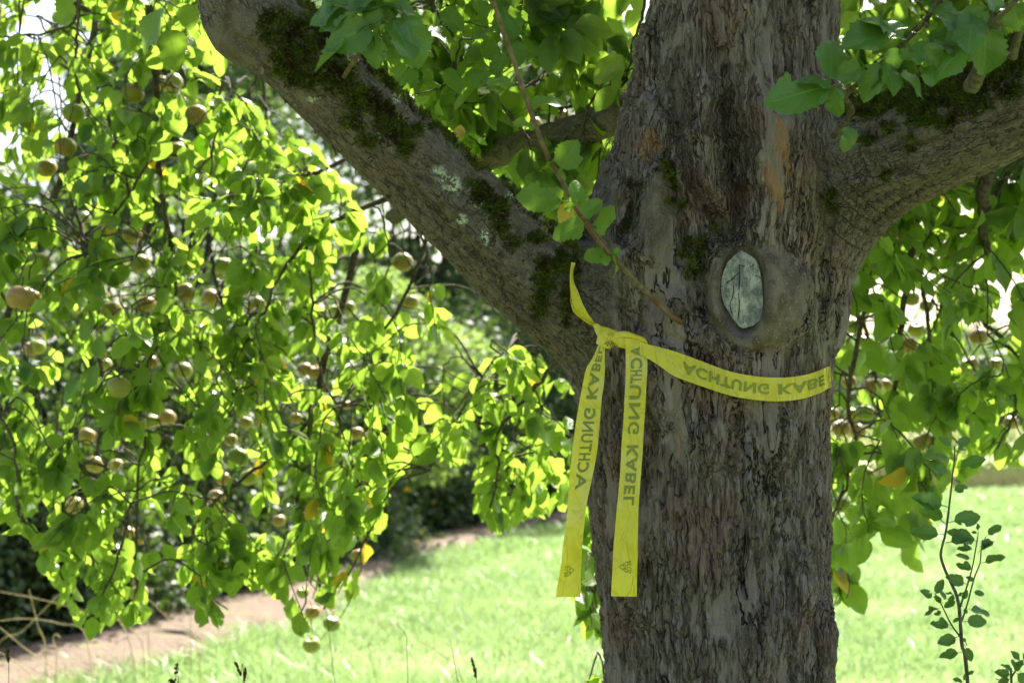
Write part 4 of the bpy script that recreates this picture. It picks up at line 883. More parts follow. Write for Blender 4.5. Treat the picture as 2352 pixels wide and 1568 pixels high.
g = expl([(1300, 350, 1650, 400), (1500, 90, 1690, 280), (1420, 100, 1450, 280), (1200, 560, 1380, 560), (1180, 690, 930, 800), (1160, 700, 1020, 930), (1310, 700, 1400, 960), (1480, 740, 1700, 880), (1720, 620, 1760, 860), (1960, 720, 1790, 870), (1280, 100, 1320, 260), (1830, -40, 1960, 200), (2040, 300, 1800, 390), (2040, 420, 1940, 640), (2140, 560, 2020, 780), (2200, 850, 1950, 910), (2280, 420, 2280, 700), (2120, 60, 2240, 400), (2300, 100, 2340, 380)], cT, 3.0, TH, rollspread=.45, dspread=.05)
g2 = expl([(1130, 150, 1240, 420), (1600, 960, 1480, 1150), (1500, 1100, 1690, 1340), (1700, 1030, 1850, 1000), (1850, 1050, 2100, 1060), (1560, 1280, 1420, 1180)], cT, 3.1, TH, rollspread=.5)
for a in range(len(g2.V)): g.add(g2.V[a], g2.Q[a] - sum(len(v) for v in g2.V[:a]), None, g2.A[a])
child(build("foliage", g, M['leaf_near']), bl)

cR = lambda x, y: (1722.5 + .366 * x, .366 * y)
g = Geo(); px_tube(g, [(1230, -60), (1190, 0), (1080, 160), (950, 280), (840, 390), (700, 510), (620, 575), (600, 620), (640, 690), (600, 760), (520, 860)], cR, (2.15, 2.5), .0028, .0060)
px_tube(g, [(610, 590), (560, 550), (500, 540)], cR, (2.3, 2.25), .002, .0014)
px_tube(g, [(640, 740), (690, 738)], cR, (2.45, 2.42), .003, .002)
s2 = child(build("leafy_shoot", g, M['twig']), TREE); s2["label"] = "leafy shoot in the crook of the right limb"
g = expl([(900, 200, 585, 290), (1120, 40, 1370, 170), (1130, 200, 1290, 470), (1100, 230, 1390, 330), (1070, 250, 1060, 400), (840, 390, 930, 590), (830, 400, 690, 620), (830, 420, 800, 600), (940, 470, 1110, 590), (500, 545, 100, 640), (510, 560, 320, 470), (500, 560, 330, 610), (540, 545, 530, 740), (500, 500, 520, 250), (700, 420, 550, 480), (960, 260, 760, 60), (880, 300, 930, 430), (950, 300, 980, 370), (1150, 400, 1140, 540), (1150, 0, 1300, -100), (900, 240, 620, 200)], cR, 2.2, TH, rollspread=.35)
g3 = expl([(620, 790, 630, 940)], cR, 2.42, TH); g.add(g3.V[0], g3.Q[0], None, g3.A[0])
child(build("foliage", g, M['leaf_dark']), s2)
g = Geo(); px_tube(g, [(1720, -60), (1640, 40), (1560, 110), (1490, 160), (1400, 260)], cR, (2.1, 2.2), .0045, .003); px_tube(g, [(1390, 540), (1430, 470), (1480, 330), (1530, 180), (1560, 60)], cR, (2.38, 2.2), .014, .009, 10); px_tube(g, [(1650, 350), (1670, 270), (1720, 130)], cR, (2.33, 2.2), .008, .005, 10)
s3 = child(build("leafy_shoot", g, M['sapling_bark']), TREE); s3["label"] = "stout upright shoots at the end of the right limb"
g = expl([(1500, 150, 1300, 60), (1480, 170, 1490, 480), (1640, 20, 1719, 200), (1400, 140, 1370, 330), (1500, 150, 1250, 200), (1560, 90, 1500, -60), (1640, 60, 1560, 30), (1380, 280, 1150, 440), (1120, 260, 1180, 430)], cR, 2.17, TH, rollspread=.35)
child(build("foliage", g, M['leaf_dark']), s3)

# long water shoot in front of the fork
cW = lambda x, y: (689 + .366 * x, .366 * y)
bse = hit(1560, 738) or 2.58
g = Geo(); px_tube(g, [(2390, 2020), (2300, 1960), (2190, 1850), (2080, 1740), (1990, 1640), (1920, 1568), (1770, 1370), (1640, 1130), (1550, 970), (1440, 680), (1340, 380), (1270, 180), (1210, 0), (1180, -100)], cW, (bse, 2.10), .0050, .0034, 8, .04)
px_tube(g, [(2280, 1940), (2170, 1820), (2060, 1700), (1960, 1580), (1880, 1480), (1800, 1380)], cW, (bse - .02, 2.36), .0022, .0012)
s4 = child(build("water_shoot", g, M['shoot']), TREE); s4["label"] = "long thin brown shoot crossing in front of the fork"
g = expl([(1450, 670, 1665, 590), (1475, 805, 1345, 745), (1635, 1060, 1740, 880), (1600, 1010, 1525, 1030), (1650, 1260, 1360, 1225), (1640, 1260, 1560, 1185), (1715, 1280, 1770, 1115), (1740, 1280, 1650, 1300), (1775, 1360, 1890, 1255), (1790, 1400, 1590, 1490), (1880, 1480, 1950, 1290), (1330, 520, 1170, 520)], cW, 2.28, TH, rollspread=.35, dspread=.02)
cTp = lambda x, y: (1205.8 + .3662 * x, 516.8 + .3662 * y)
g4 = expl([(550, 150, 620, 310), (540, 190, 375, 205)], cTp, 2.40, TH, rollspread=.2)
for a in range(len(g4.V)): g.add(g4.V[a], g4.Q[a] - sum(len(v) for v in g4.V[:a]), None, g4.A[a])
child(build("foliage", g, M['leaf_near']), s4)
g = expl([(450, -10, 375, 150), (1180, 20, 1190, 190), (1040, 40, 890, 330), (1050, 180, 1130, 430)], lambda x, y: (.3662 * x, .3662 * y), 2.9, TH)
child(build("foliage", g, M['leaf_near']), sh)
# ------------------------------------------------------------------ warning tape
def tape_mat():
    m = NT("yellow_tape"); oc = m.obj()
    c = m.mix(m.noise(oc, 9, 2), (0.78, 0.69, 0.05), (0.88, 0.78, 0.08))
    n = m.n("ShaderNodeTexNoise", {"Vector": m.vm('MULTIPLY', oc, (1, 1, .25)), "Scale": 30, "Detail": 3, "Distortion": 1.2}).outputs[0]
    cr = m.ss(m.vor(m.vm('ADD', m.vm('MULTIPLY', oc, (1, 1, .3)), m.vm('SCALE', m.noise(oc, 14, 2, .5, 1), .05)), 34, 'DISTANCE_TO_EDGE'), 0.0, .10)
    p = m.bsdf(c, .12, .9, bump=m.math('ADD', n, m.math('MULTIPLY', cr, .35)), bd=.005, bs=.8); t = m.n("ShaderNodeBsdfTranslucent", {0: (0.88, 0.76, 0.05, 1)})
    return m.out(m.n("ShaderNodeMixShader", {0: .38, 1: p.outputs[0], 2: t.outputs[0]}))
M['tape'] = tape_mat()
def ink(name, c):
    m = NT(name); return m.out(m.bsdf(c, .4, .4))
M['ink'] = ink("print_seen_through_tape", (0.20, 0.23, 0.03)); M['ink_dark'] = ink("black_print", (0.03, 0.03, 0.02))
TAPE = empty("warning_tape", (0.3, 2.58, 1.5))
tag(TAPE, "yellow printed plastic warning tape knotted round the trunk with two hanging tails", "warning tape")
bpy.context.view_layer.update()
class Strip:
    """ruled ribbon from rows of left and right world points"""
    def __init__(s, Lp, Rp, sub=5, nc=8, curl=0.0, wave=0.0, seed=0):
        s.L = catmull(Lp, sub); s.R = catmull(Rp, sub); s.n = len(s.L); s.nc = nc; s.curl = curl; s.wave = wave; s.seed = seed
        s.C = (s.L + s.R) / 2; s.T = nrm(np.gradient(s.C, axis=0)); s.W = nrm(s.R - s.L); s.N = nrm(np.cross(s.T, s.W))
        vw = nrm(CAM - s.C); sg = np.sign((s.N * vw).sum(1)); sg[sg == 0] = 1; s.N = s.N * sg[:, None]
        s.arc = np.concatenate([[0], np.cumsum(np.linalg.norm(np.diff(s.C, axis=0), axis=1))])
    def at(s, k, v, off=0.0):
        """k row coordinate (float array), v in -1..1"""
        k = np.clip(k, 0, s.n - 1.001); i = k.astype(int); f = (k - i)[:, None]
        g_ = lambda A: A[i] * (1 - f) + A[i + 1] * f
        L, Rr, N = g_(s.L), g_(s.R), g_(s.N); t = ((v + 1) / 2)[:, None]; a = np.interp(k, np.arange(s.n), s.arc)
        w = np.linalg.norm(Rr - L, axis=1)
        bump = s.curl * w * (1 - v ** 2) + s.wave * (np.sin(a * 38 + s.seed + v * 1.3) * .6 + np.sin(a * 71 + 2 * s.seed - v * 2.1) * .4)
        return L * (1 - t) + Rr * t + N * (bump + off)[:, None]
    def mesh(s, g):
        vs = np.linspace(-1, 1, s.nc + 1); K, Vv = np.meshgrid(np.arange(s.n, dtype=float), vs, indexing='ij')
        V = s.at(K.ravel(), Vv.ravel()); i = np.arange(s.n - 1)[:, None] * (s.nc + 1); j = np.arange(s.nc)[None]
        g.add(V, np.stack([i + j, i + j + 1, i + s.nc + 2 + j, i + s.nc + 1 + j], -1).reshape(-1, 4))
def text_geo(body, bold=.028, cuts=1):
    cu_ = bpy.data.curves.new("lettering", 'FONT'); cu_.body = body; cu_.offset = bold; cu_.resolution_u = 4; cu_.space_character = 1.12
    ob = bpy.data.objects.new("lettering", cu_); COL.objects.link(ob); dg_ = bpy.context.evaluated_depsgraph_get()
    me_ = bpy.data.meshes.new_from_object(ob.evaluated_get(dg_)); bpy.data.objects.remove(ob)
    import bmesh
    bm = bmesh.new(); bm.from_mesh(me_); bmesh.ops.triangulate(bm, faces=bm.faces)
    if cuts: bmesh.ops.subdivide_edges(bm, edges=[e for e in bm.edges if e.calc_length() > .12], cuts=cuts); bmesh.ops.triangulate(bm, faces=bm.faces)
    V = np.array([v.co[:] for v in bm.verts]); T = np.array([[v.index for v in f.verts] for f in bm.faces]); bm.free(); bpy.data.meshes.remove(me_)
    V[:, 0] -= V[:, 0].min(); V[:, 0] /= V[:, 0].max(); V[:, 1] -= .0; y0, y1 = np.percentile(V[:, 1], 5), V[:, 1].max(); V[:, 1] = (V[:, 1] - max(0, 0)) / .70 if y1 > .6 else V[:, 1] / y1
    return V, T
def letter(body, strip, k0, k1, v0, v1, mat, name="lettering", off=.0009, bold=.028):
    V, T = text_geo(body, bold); k = k0 + (k1 - k0) * V[:, 0]; v = v0 + (v1 - v0) * V[:, 1]
    g = Geo(); g.add(strip.at(k, v, off), None, T); return g
def row_for(strip, val, axis):
    q = np.array([proj(c)[axis] for c in strip.C]); ks = np.arange(strip.n)
    o = np.argsort(q); return float(np.interp(val, q[o], ks[o]))
yk = float(P(1400, 780, (hit(1400, 780) or 2.62) - .02)[1])
# left tail
def rows2(rows, yf):
    return np.array([Py(a, b, yf(b)) for a, b, c, d in rows]), np.array([Py(c, d, yf(d) + .004 * math.sin(d * .02) + .022 * float(sstep(1225, 1375, d))) for a, b, c, d in rows])
ta = [(1374, 792, 1390, 795), (1362, 820, 1389, 822), (1347, 846, 1389, 848), (1339, 880, 1387, 882), (1332, 916, 1382, 918), (1322, 976, 1377, 978), (1315, 1030, 1369, 1030), (1309, 1080, 1361, 1080), (1304, 1163, 1344, 1160), (1299, 1210, 1339, 1208), (1292, 1260, 1337, 1260), (1287, 1300, 1336, 1300), (1278, 1372, 1332, 1370)]
ta = [(a, b, c + (3 if 1000 < b < 1250 else 0), d) for a, b, c, d in ta]
tl = Strip(*rows2(ta, lambda y: yk - .012 - .00004 * (y - 790)), sub=5, nc=8, curl=-.05, wave=.0028, seed=1)
g = Geo(); tl.mesh(g); t1 = child(build("hanging_tail", g, M['tape']), TAPE); t1["label"] = "left hanging tail, hanging free of the trunk"
ra = [(1436, 778, 1482, 776), (1437, 800, 1486, 797), (1437, 850, 1487, 848), (1436, 883, 1485, 883), (1432, 960, 1481, 960), (1428, 1020, 1477, 1020), (1424, 1091, 1472, 1091), (1417, 1163, 1467, 1163), (1412, 1225, 1465, 1225), (1408, 1281, 1464, 1281), (1403, 1368, 1463, 1369)]
tr = Strip(*rows2(ra, lambda y: yk - .048 - .00002 * (y - 790)), sub=5, nc=8, curl=.04, wave=.0026, seed=4)
g = Geo(); tr.mesh(g); t2 = child(build("hanging_tail", g, M['tape']), TAPE); t2["label"] = "right hanging tail, hanging straight in front of the trunk"
# band round the trunk
bd = [(1470, 784, 1470, 815), (1487, 790, 1489, 824), (1515, 797, 1517, 842), (1550, 807, 1548, 863), (1590, 821, 1586, 878), (1627, 835, 1624, 891), (1665, 849, 1660, 903), (1700, 858, 1695, 912), (1737, 864, 1735, 918), (1773, 866.5, 1773, 921), (1812, 866, 1812, 920), (1847, 861, 1849, 914), (1878, 852, 1882, 903), (1898, 843, 1900, 893)]
def dep(x, y):
    best = None
    for dx in (-6, 0, 6):
        for dy in (-6, 0, 6):
            h_ = hit(min(x, 1893) + dx, y + dy)
            if h_ and (best is None or h_ < best): best = h_
    return (best or 2.75)
BLp = []; BRp = []
raw = [(dep(a, b), dep(c, d)) for a, b, c, d in bd]; rm = np.array([(p + q) / 2 for p, q in raw])
for _ in range(1): rm = np.minimum(rm, np.convolve(np.pad(rm, 1, 'edge'), [.25, .5, .25], 'valid'))
for (a, b, c, d), dd in zip(bd, rm): BLp.append(P(a, b, dd - .009)); BRp.append(P(c, d, dd - .009))
kz = np.argmin(np.abs(TR[0][:, 2] - 1.47)); ccx, ccy = TR[0][kz][0], TR[0][kz][1]; rad_ = TR[1][kz] + .012
for ph, zt in ((0, .02), (25, .035), (55, .06), (90, .09), (125, .12), (155, .14), (178, .16)):
    q = np.array([ccx + rad_ * math.cos(R(ph)), ccy + rad_ * math.sin(R(ph)), 1.552 + zt * 1.25]); BLp.append(q + [0, 0, .02]); BRp.append(q - [0, 0, .02])
band = Strip(np.array(BLp), np.array(BRp), sub=5, nc=8, curl=.0, wave=.0007, seed=2)
g = Geo(); band.mesh(g); tb = child(build("tape_band", g, M['tape']), TAPE)
# narrow twisted run up into the fork
lp = [(1312, 602, 1322, 604), (1309, 622, 1318, 624), (1309, 650, 1319, 648), (1311, 676, 1329, 672), (1317, 702, 1339, 698), (1330, 724, 1352, 722), (1346, 733, 1364, 738), (1356, 742, 1370, 748), (1366, 756, 1380, 760)]
dl_ = [min(hit(a, b) or 2.6, hit(c, d) or 2.6) - .010 for a, b, c, d in lp]; dl_[-1] = min(dl_[-1], (yk - .0) / FW[1]); dl_ = catmull(np.array(dl_)[:, None] * [1, 1, 1], 1)[:, 0]
lst = Strip(np.array([P(a, b, q) for (a, b, c, d), q in zip(lp, dl_)]), np.array([P(c, d, q + .006 * math.sin(i)) for i, ((a, b, c, d), q) in enumerate(zip(lp, dl_))]), 5, 6, .10, .001, 3)
g = Geo(); lst.mesh(g)
l2 = [(1311, 655, 1319, 652), (1310, 690, 1335, 690), (1317, 716, 1350, 722), (1334, 731, 1362, 742), (1360, 742, 1368, 750)]
ls2 = Strip(np.array([P(a, b, np.interp(b, [600, 760], [dl_[0], dl_[-1]]) + .004) for a, b, c, d in l2]), np.array([P(c, d, np.interp(d, [600, 760], [dl_[0], dl_[-1]]) + .010) for a, b, c, d in l2]), 5, 6, -.15, .0, 3); ls2.mesh(g)
child(build("twisted_run", g, M['tape']), TAPE)
# knot: overlapping folded wraps
g = Geo()
def wrap(rows, y0, bulge, nc=6):
    Lp = [Py(a, b, y0 - bulge * math.sin(math.pi * (i + .5) / len(rows)) ** .7) for i, (a, b, c, d) in enumerate(rows)]
    Rp = [Py(c, d, y0 - bulge * math.sin(math.pi * (i + .5) / len(rows)) ** .7 - .002) for i, (a, b, c, d) in enumerate(rows)]
    s = Strip(np.array(Lp), np.array(Rp), 5, nc, .12, .0016, rng.uniform(0, 6)); s.mesh(g); return s
wrap([(1362, 745, 1372, 742), (1368, 764, 1384, 752), (1378, 780, 1398, 760), (1392, 796, 1410, 778), (1404, 792, 1414, 784)], yk, .016)
wrap([(1382, 749, 1376, 768), (1396, 752, 1384, 780), (1412, 758, 1400, 782), (1430, 764, 1416, 784), (1440, 768, 1428, 786)], yk - .006, .020)
kn = wrap([(1370, 789, 1376, 765), (1384, 796, 1390, 772), (1398, 801, 1402, 782), (1408, 794, 1412, 780)], yk - .014, .014)
wrap([(1400, 764, 1404, 782), (1418, 762, 1412, 786), (1436, 761, 1424, 796), (1458, 767, 1436, 800), (1478, 778, 1452, 797)], yk - .022, .016)
wrap([(1410, 764, 1412, 774), (1436, 760, 1436, 774), (1462, 768, 1462, 779), (1482, 777, 1486, 790), (1486, 790, 1487, 806)], yk - .040, .010)
wrap([(1404, 780, 1402, 786), (1424, 776, 1418, 796), (1450, 780, 1440, 802), (1474, 784, 1470, 812), (1492, 792, 1490, 822)], yk - .004, .010)
knot = child(build("knot", g, M['tape']), TAPE)
# printing: mirrored, as it shows through the film
def lettering(parent, *gs, mat='ink', name="lettering"):
    G = Geo()
    for q in gs:
        off = G.n
        for a in range(len(q.V)): G.add(q.V[a], q.Q[a] if q.Q else None, (q.T[a]) if q.T else None, q.A[a])
    return child(build(name, G, M[mat], smooth=False), parent)
kk = lambda s, v, a=1: row_for(s, v, a)
lettering(t1, letter("ACHTUNG", tl, kk(tl, 1124), kk(tl, 937), -.38, .52, 'ink'))
lettering(t1, letter("KABEL", tl, kk(tl, 916), kk(tl, 796), -.42, .50, 'ink'))
lettering(t2, letter("ACHTUNG", tr, kk(tr, 796), kk(tr, 996), .48, -.52, 'ink'))
lettering(t2, letter("KABEL", tr, kk(tr, 1022), kk(tr, 1160), .50, -.48, 'ink'))
def kb_(v): 
    q = np.array([proj(c)[0] for c in band.C[:66]]); return float(np.interp(v, q, np.arange(66)))
lettering(tb, letter("ACHTUNG", band, kb_(1568), kb_(1766), -.42, .42, 'ink', off=.0012))
lettering(tb, letter("KABE", band, kb_(1788), kb_(1893), -.42, .42, 'ink', off=.0012))
def recycle(strip, k0, v0, ks, vs, flip, word_k, word_v, dark=False, off=.0009):
    """triangle mark with 04 in it and the letters PE LD beside; ks rows per unit, vs width units per unit"""
    G = Geo()
    tri = np.array([(0.0, 1.0), (-.9, -.62), (.9, -.62)])
    pts = catmull(np.vstack([[tri[i] * (1 - t) + tri[(i + 1) % 3] * t for t in (.1, .5, .9)] for i in range(3)] + [[tri[0] * .9 + tri[1] * .1]]), 3)
    w_ = .055; dd_ = np.gradient(pts, axis=0); nn_ = np.stack([-dd_[:, 1], dd_[:, 0]], 1) / (np.linalg.norm(dd_, axis=1, keepdims=True) + 1e-9)
    a = np.vstack([pts - nn_ * w_, pts + nn_ * w_]); n_ = len(pts)
    mp_ = lambda q: strip.at(k0 + q[:, 0] * ks, v0 + q[:, 1] * vs, off)
    G.add(mp_(a), [[i, i + 1, n_ + i + 1, n_ + i] for i in range(n_ - 1)])
    for body, x0, x1, y0, y1 in (("04", -.42, .42, -.40, .22), ("PE LD", -.95, .95, -1.35, -.80)):
        V, T = text_geo(body, .02, 0); q = np.column_stack([x0 + (x1 - x0) * V[:, 0], y0 + (y1 - y0) * V[:, 1]]); G.add(mp_(q), None, T)
    return G
def emit(parent, G, mat):
    return child(build("recycling_mark", G, M[mat], smooth=False), parent)
k1 = kk(tl, 1310); emit(t1, recycle(tl, k1, .02, (kk(tl, 1325) - k1) * -1, .42, 1, 0, 0), 'ink')
k1 = kk(tr, 1300); emit(t2, recycle(tr, k1, -.10, (kk(tr, 1315) - k1), -.42, 1, 0, 0), 'ink')
emit(knot, recycle(kn, kn.n * .62, .35, 4.0, .55, 1, 0, 0, off=.0012), 'ink_dark')

# ------------------------------------------------------------------ apples
def apple_mesh(seed):
    r = np.random.default_rng(seed); nr, ns = 18, 28; V = []; A = []; tone = r.random()
    for i in range(nr + 1):
        t = math.pi * i / nr
        for j in range(ns):
            a = 2 * math.pi * j / ns; rb = 1 + .018 * math.cos(5 * a + seed) * (1 - math.cos(t)) + .025 * math.sin(a + seed)
            x = math.sin(t) * (1.0 + .04 * math.cos(t)) * rb; z = math.cos(t) * .92 - .34 * math.exp(-(math.sin(t) / .34) ** 2) * (1 if t < math.pi / 2 else -.55)
            V.append((x * math.cos(a), x * math.sin(a), z)); A.append((j / ns, i / nr, tone))
    i = np.arange(nr)[:, None] * ns; j = np.arange(ns)[None]; k = (j + 1) % ns
    g = Geo(); g.add(np.array(V) * .032, np.stack([i + j, i + ns + j, i + ns + k, i + k], -1).reshape(-1, 4), None, A); return g
def stalk_mesh(seed):
    r = np.random.default_rng(seed); g = Geo(); tube(g, catmull([(0, 0, .014), (.001, 0, .028), (r.uniform(-.006, .006), r.uniform(-.006, .006), .05)], 3), np.linspace(.0013, .0017, 7), 6); return g
def calyx_mesh():
    g = Geo()
    for k in range(5):
        a = k * 1.2566; c, s = math.cos(a), math.sin(a); g.add([(c * .0015 - s * .0015, s * .0015 + c * .0015, -.0215), (c * .0015 + s * .0015, s * .0015 - c * .0015, -.0215), (c * .006, s * .006, -.029)], None, [[0, 1, 2], [2, 1, 0]][:1])
    return g
protos = [(build("apple", apple_mesh(s), M['apple']), build("stalk", stalk_mesh(s), M['twig']), build("calyx", calyx_mesh(), M['twig'], smooth=False)) for s in range(6)]
used = set()
for i, (x, y, r_, lab) in enumerate(AP):
    d = float(np.clip(F * .0325 / r_, 3.55, 4.9)); c = P(x, y, d); k = i % 6
    A_, S_, C_ = protos[k]
    if k in used: a = A_.copy(); s_ = S_.copy(); c_ = C_.copy(); [COL.objects.link(o) for o in (a, s_, c_)]
    else: a, s_, c_ = A_, S_, C_; used.add(k)
    a.location = c; sc_ = r_ * d / F / .0325; a.scale = (sc_, sc_, sc_); a.rotation_euler = (rng.normal(0, .3), rng.normal(0, .3), rng.uniform(0, 6.28))
    s_.parent = a; c_.parent = a; tag(a, lab, "apple", "apples hanging in the tree")
    if i in (1,): a.rotation_euler = (R(-60), R(10), 0)
    t_ = c + np.array([0, 0, .045]); e = t_ + np.array([rng.normal(0, .02), rng.normal(0, .02), .06])
    gl = Geo(); tube(gl, catmull([t_, (t_ + e) / 2 + rng.normal(0, .004, 3), e, e + rng.normal(0, .03, 3) + [0, 0, .05]], 3), .0022, 5, .12); child(build("fruit_spur", gl, M['twig']), TREE)

for lab_, pts_, d_ in (("small yellow fallen leaf caught in the moss on top of the left limb", [(1050, 328), (1056, 300)], 2.62),):
    g = Geo(); put(g, TH[:1], [P(*pts_[0], d_)], [P(*pts_[1], d_) - P(*pts_[0], d_)], [[.1, -.8, .5]], .026, [.2]); fm = NT("yellow_leaf")
    o = build("fallen_leaf", g, fm.out(fm.bsdf((0.52, 0.36, 0.06), .6, .3)), loc=P(*pts_[0], d_)); tag(o, lab_, "fallen leaf")
# ------------------------------------------------------------------ sapling shoots on the right
cS = lambda x, y: (1837.5 + .3775 * x, 976 + .3775 * y)
def sapling(name, lab, stems, leaves, depth, petfrac=.22):
    ex_, ey_ = cS(*stems[0][0][0]); b0 = P(ex_, ey_, depth); root = empty(name, (b0[0], b0[1], 0)); tag(root, lab, "sapling"); bpy.context.view_layer.update()
    g = Geo(); first = True
    for pts, r0, r1 in stems:
        a = np.array([cS(*p) for p in pts]); w_ = PV(a, np.full(len(a), depth) + np.linspace(0, rng.uniform(-.02, .02), len(a)))
        if first: w_ = np.vstack([[w_[0][0] + .02, w_[0][1] + .01, 0], [w_[0][0] + .01, w_[0][1], w_[0][2] * .6], w_]); first = False; r0 *= 1.25
        c = catmull(w_, 5); tube(g, c, np.linspace(r0, r1, len(c)), 8, .06)
    child(build("stem", g, M['sapling_bark']), root)
    leaves = [(a, b, a + (c - a) * 1.18, b + (d_ - b) * 1.18) for a, b, c, d_ in leaves]; g = expl(leaves, cS, depth, TS, petfrac=petfrac, rollspread=.38, dspread=.012, up=(-.1, -.75, .5)); child(build("foliage", g, M['leaf_dark']), root); print('sap', g.n, len(leaves))
sapling("apple_sapling", "tall thin leafy sucker rising right of the trunk over bright grass",
 [([(1020, 1568), (985, 1330), (975, 1180), (955, 1040), (900, 920), (865, 830), (858, 770), (885, 660), (905, 520), (925, 340), (940, 200), (940, 130)], .0034, .0012),
  ([(965, 1130), (1000, 1030), (1045, 880), (1075, 720), (1085, 650)], .002, .0009), ([(985, 1190), (1020, 1080), (1060, 930), (1095, 840), (1105, 750), (1130, 680)], .0018, .0008), ([(970, 1280), (920, 1210), (880, 1130), (845, 1060), (820, 1020)], .0018, .0008)],
 [(935, 130, 855, 82), (945, 128, 1022, 88), (948, 138, 1006, 146), (932, 200, 772, 195), (943, 262, 1105, 213), (922, 305, 790, 240), (930, 330, 972, 348), (922, 400, 1010, 375), (902, 500, 716, 440), (888, 600, 745, 478), (903, 592, 1070, 558), (880, 668, 698, 648), (886, 716, 1042, 690),
  (1075, 708, 920, 650), (1065, 755, 980, 738), (1052, 815, 962, 792), (1062, 885, 968, 840), (1090, 770, 1165, 712), (1130, 680, 1213, 618), (1085, 650, 1075, 602), (1085, 655, 1048, 652), (1100, 840, 1228, 808), (1020, 970, 908, 925), (1065, 950, 1018, 925), (1045, 1010, 1112, 1028), (820, 1042, 864, 952),
  (820, 1050, 743, 1012), (860, 1112, 765, 1132), (870, 1082, 822, 1045), (900, 1062, 858, 1022), (960, 1062, 888, 1100), (940, 1035, 895, 1015), (985, 1070, 1012, 1010), (1015, 1115, 1132, 1152), (990, 1195, 1124, 1188), (925, 1218, 826, 1198), (925, 1205, 962, 1175), (970, 1282, 855, 1322), (975, 1288, 1018, 1325),
  (1003, 1335, 1038, 1418), (988, 1380, 866, 1402), (1010, 1522, 1052, 1500), (1000, 1562, 938, 1548), (870, 1130, 822, 1148), (1000, 1108, 1012, 1142), (960, 1045, 985, 1020), (950, 1110, 985, 1100), (1015, 1480, 1000, 1540), (1105, 760, 1150, 690), (1120, 700, 1150, 740), (905, 1085, 930, 1040)], 2.72)
sapling("apple_sapling", "low leafy sucker cut off by the bottom right corner",
 [([(1288, 1590), (1290, 1530), (1325, 1475), (1350, 1440)], .0025, .001), ([(1288, 1590), (1240, 1560), (1190, 1540)], .001, .0008)],
 [(1300, 1510, 1350, 1440), (1350, 1440, 1288, 1385), (1350, 1440, 1400, 1380), (1300, 1500, 1235, 1460), (1296, 1520, 1200, 1500), (1310, 1500, 1380, 1560), (1290, 1540, 1210, 1560), (1330, 1470, 1300, 1440), (1345, 1450, 1420, 1470)], 2.7)

# ------------------------------------------------------------------ ground
def ground_mat():
    m = NT("meadow_ground"); oc = m.obj(); n = m.noise(oc, 3.0, 4); n2 = m.noise(oc, .35, 3); n3 = m.noise(oc, 40, 3)
    c = m.mix(n, (0.14, 0.21, 0.06), (0.24, 0.31, 0.11)); c = m.mix(m.math('MULTIPLY', m.ss(n2, .5, .65), .4), c, (0.22, 0.22, 0.09)); c = m.mix(m.math('MULTIPLY', n3, .4), c, (0.08, 0.10, 0.03))
    y = m.sep(oc)[1]; far = m.ss(y, 27, 31); fc = m.mix(m.noise(oc, 1.2, 4), (0.28, 0.30, 0.14), (0.30, 0.36, 0.13))
    return m.out(m.bsdf(m.mix(far, c, fc), .8, .2, bump=n3, bd=.03))
g = Geo(); xs = np.concatenate([[-400, -120, -40], np.linspace(-16, 20, 37), [45, 130, 400]]); ys = np.concatenate([[-30, -8], np.linspace(-2, 32, 35), [45, 70, 120, 250, 700]])
X, Y = np.meshgrid(xs, ys, indexing='ij'); Z = .02 * np.sin(X * 1.3 + Y * .7) + .015 * np.sin(Y * 1.9 - X * .4); ny_ = len(ys)
i = np.arange(len(xs) - 1)[:, None] * ny_; j = np.arange(ny_ - 1)[None]
g.add(np.stack([X, Y, Z - .03], -1), np.stack([i + j, i + ny_ + j, i + ny_ + j + 1, i + j + 1], -1).reshape(-1, 4)); o = build("meadow", g, ground_mat()); tag(o, kind="structure")
# bare soil strip in front of the hedge
hb = [(-6.5, 5.0), (-4.6, 7.0), (-2.97, 9.2), (-2.55, 10.5), (-1.91, 12.7), (-1.1, 16.5), (-.34, 18.9), (.6, 21.2), (1.7, 23.6), (2.6, 25.5)]
sb_ = [(-4.9, 4.2), (-3.4, 6.2), (-2.2, 8.4), (-1.85, 9.6), (-1.33, 11.2), (-1.15, 13.8), (-.6, 15.6), (-.15, 17.6), (.55, 19.6), (2.0, 23.5)]
ha = catmull([(x, y, 0) for x, y in hb], 8); sa = catmull([(x, y, 0) for x, y in sb_], 8)
g = Geo(); V = []
for k in range(len(ha)):
    for t in np.linspace(-.5, 1, 9):
        p = ha[k] * (1 - t) + sa[k] * t; e = .10 * math.sin(k * 1.7) * t + rng.normal(0, .03); V.append((p[0] + e, p[1], .02 + .02 * rng.random() + (.05 if 0 < t < .9 else -.025)))
n9 = 9; i = np.arange(len(ha) - 1)[:, None] * n9; j = np.arange(8)[None]
m = NT("dry_soil"); oc = m.obj(); c = m.mix(m.noise(oc, 9, 5, .65), (0.11, 0.082, 0.062), (0.20, 0.158, 0.122)); c = m.mix(m.ss(m.noise(oc, 2.2, 3), .55, .68), c, (0.17, 0.17, 0.08))
g.add(V, np.stack([i + j, i + n9 + j, i + n9 + j + 1, i + j + 1], -1).reshape(-1, 4)); o = build("bare_soil", g, m.out(m.bsdf(c, .9, .1, bump=m.noise(oc, 30, 4), bd=.03))); tag(o, kind="structure")

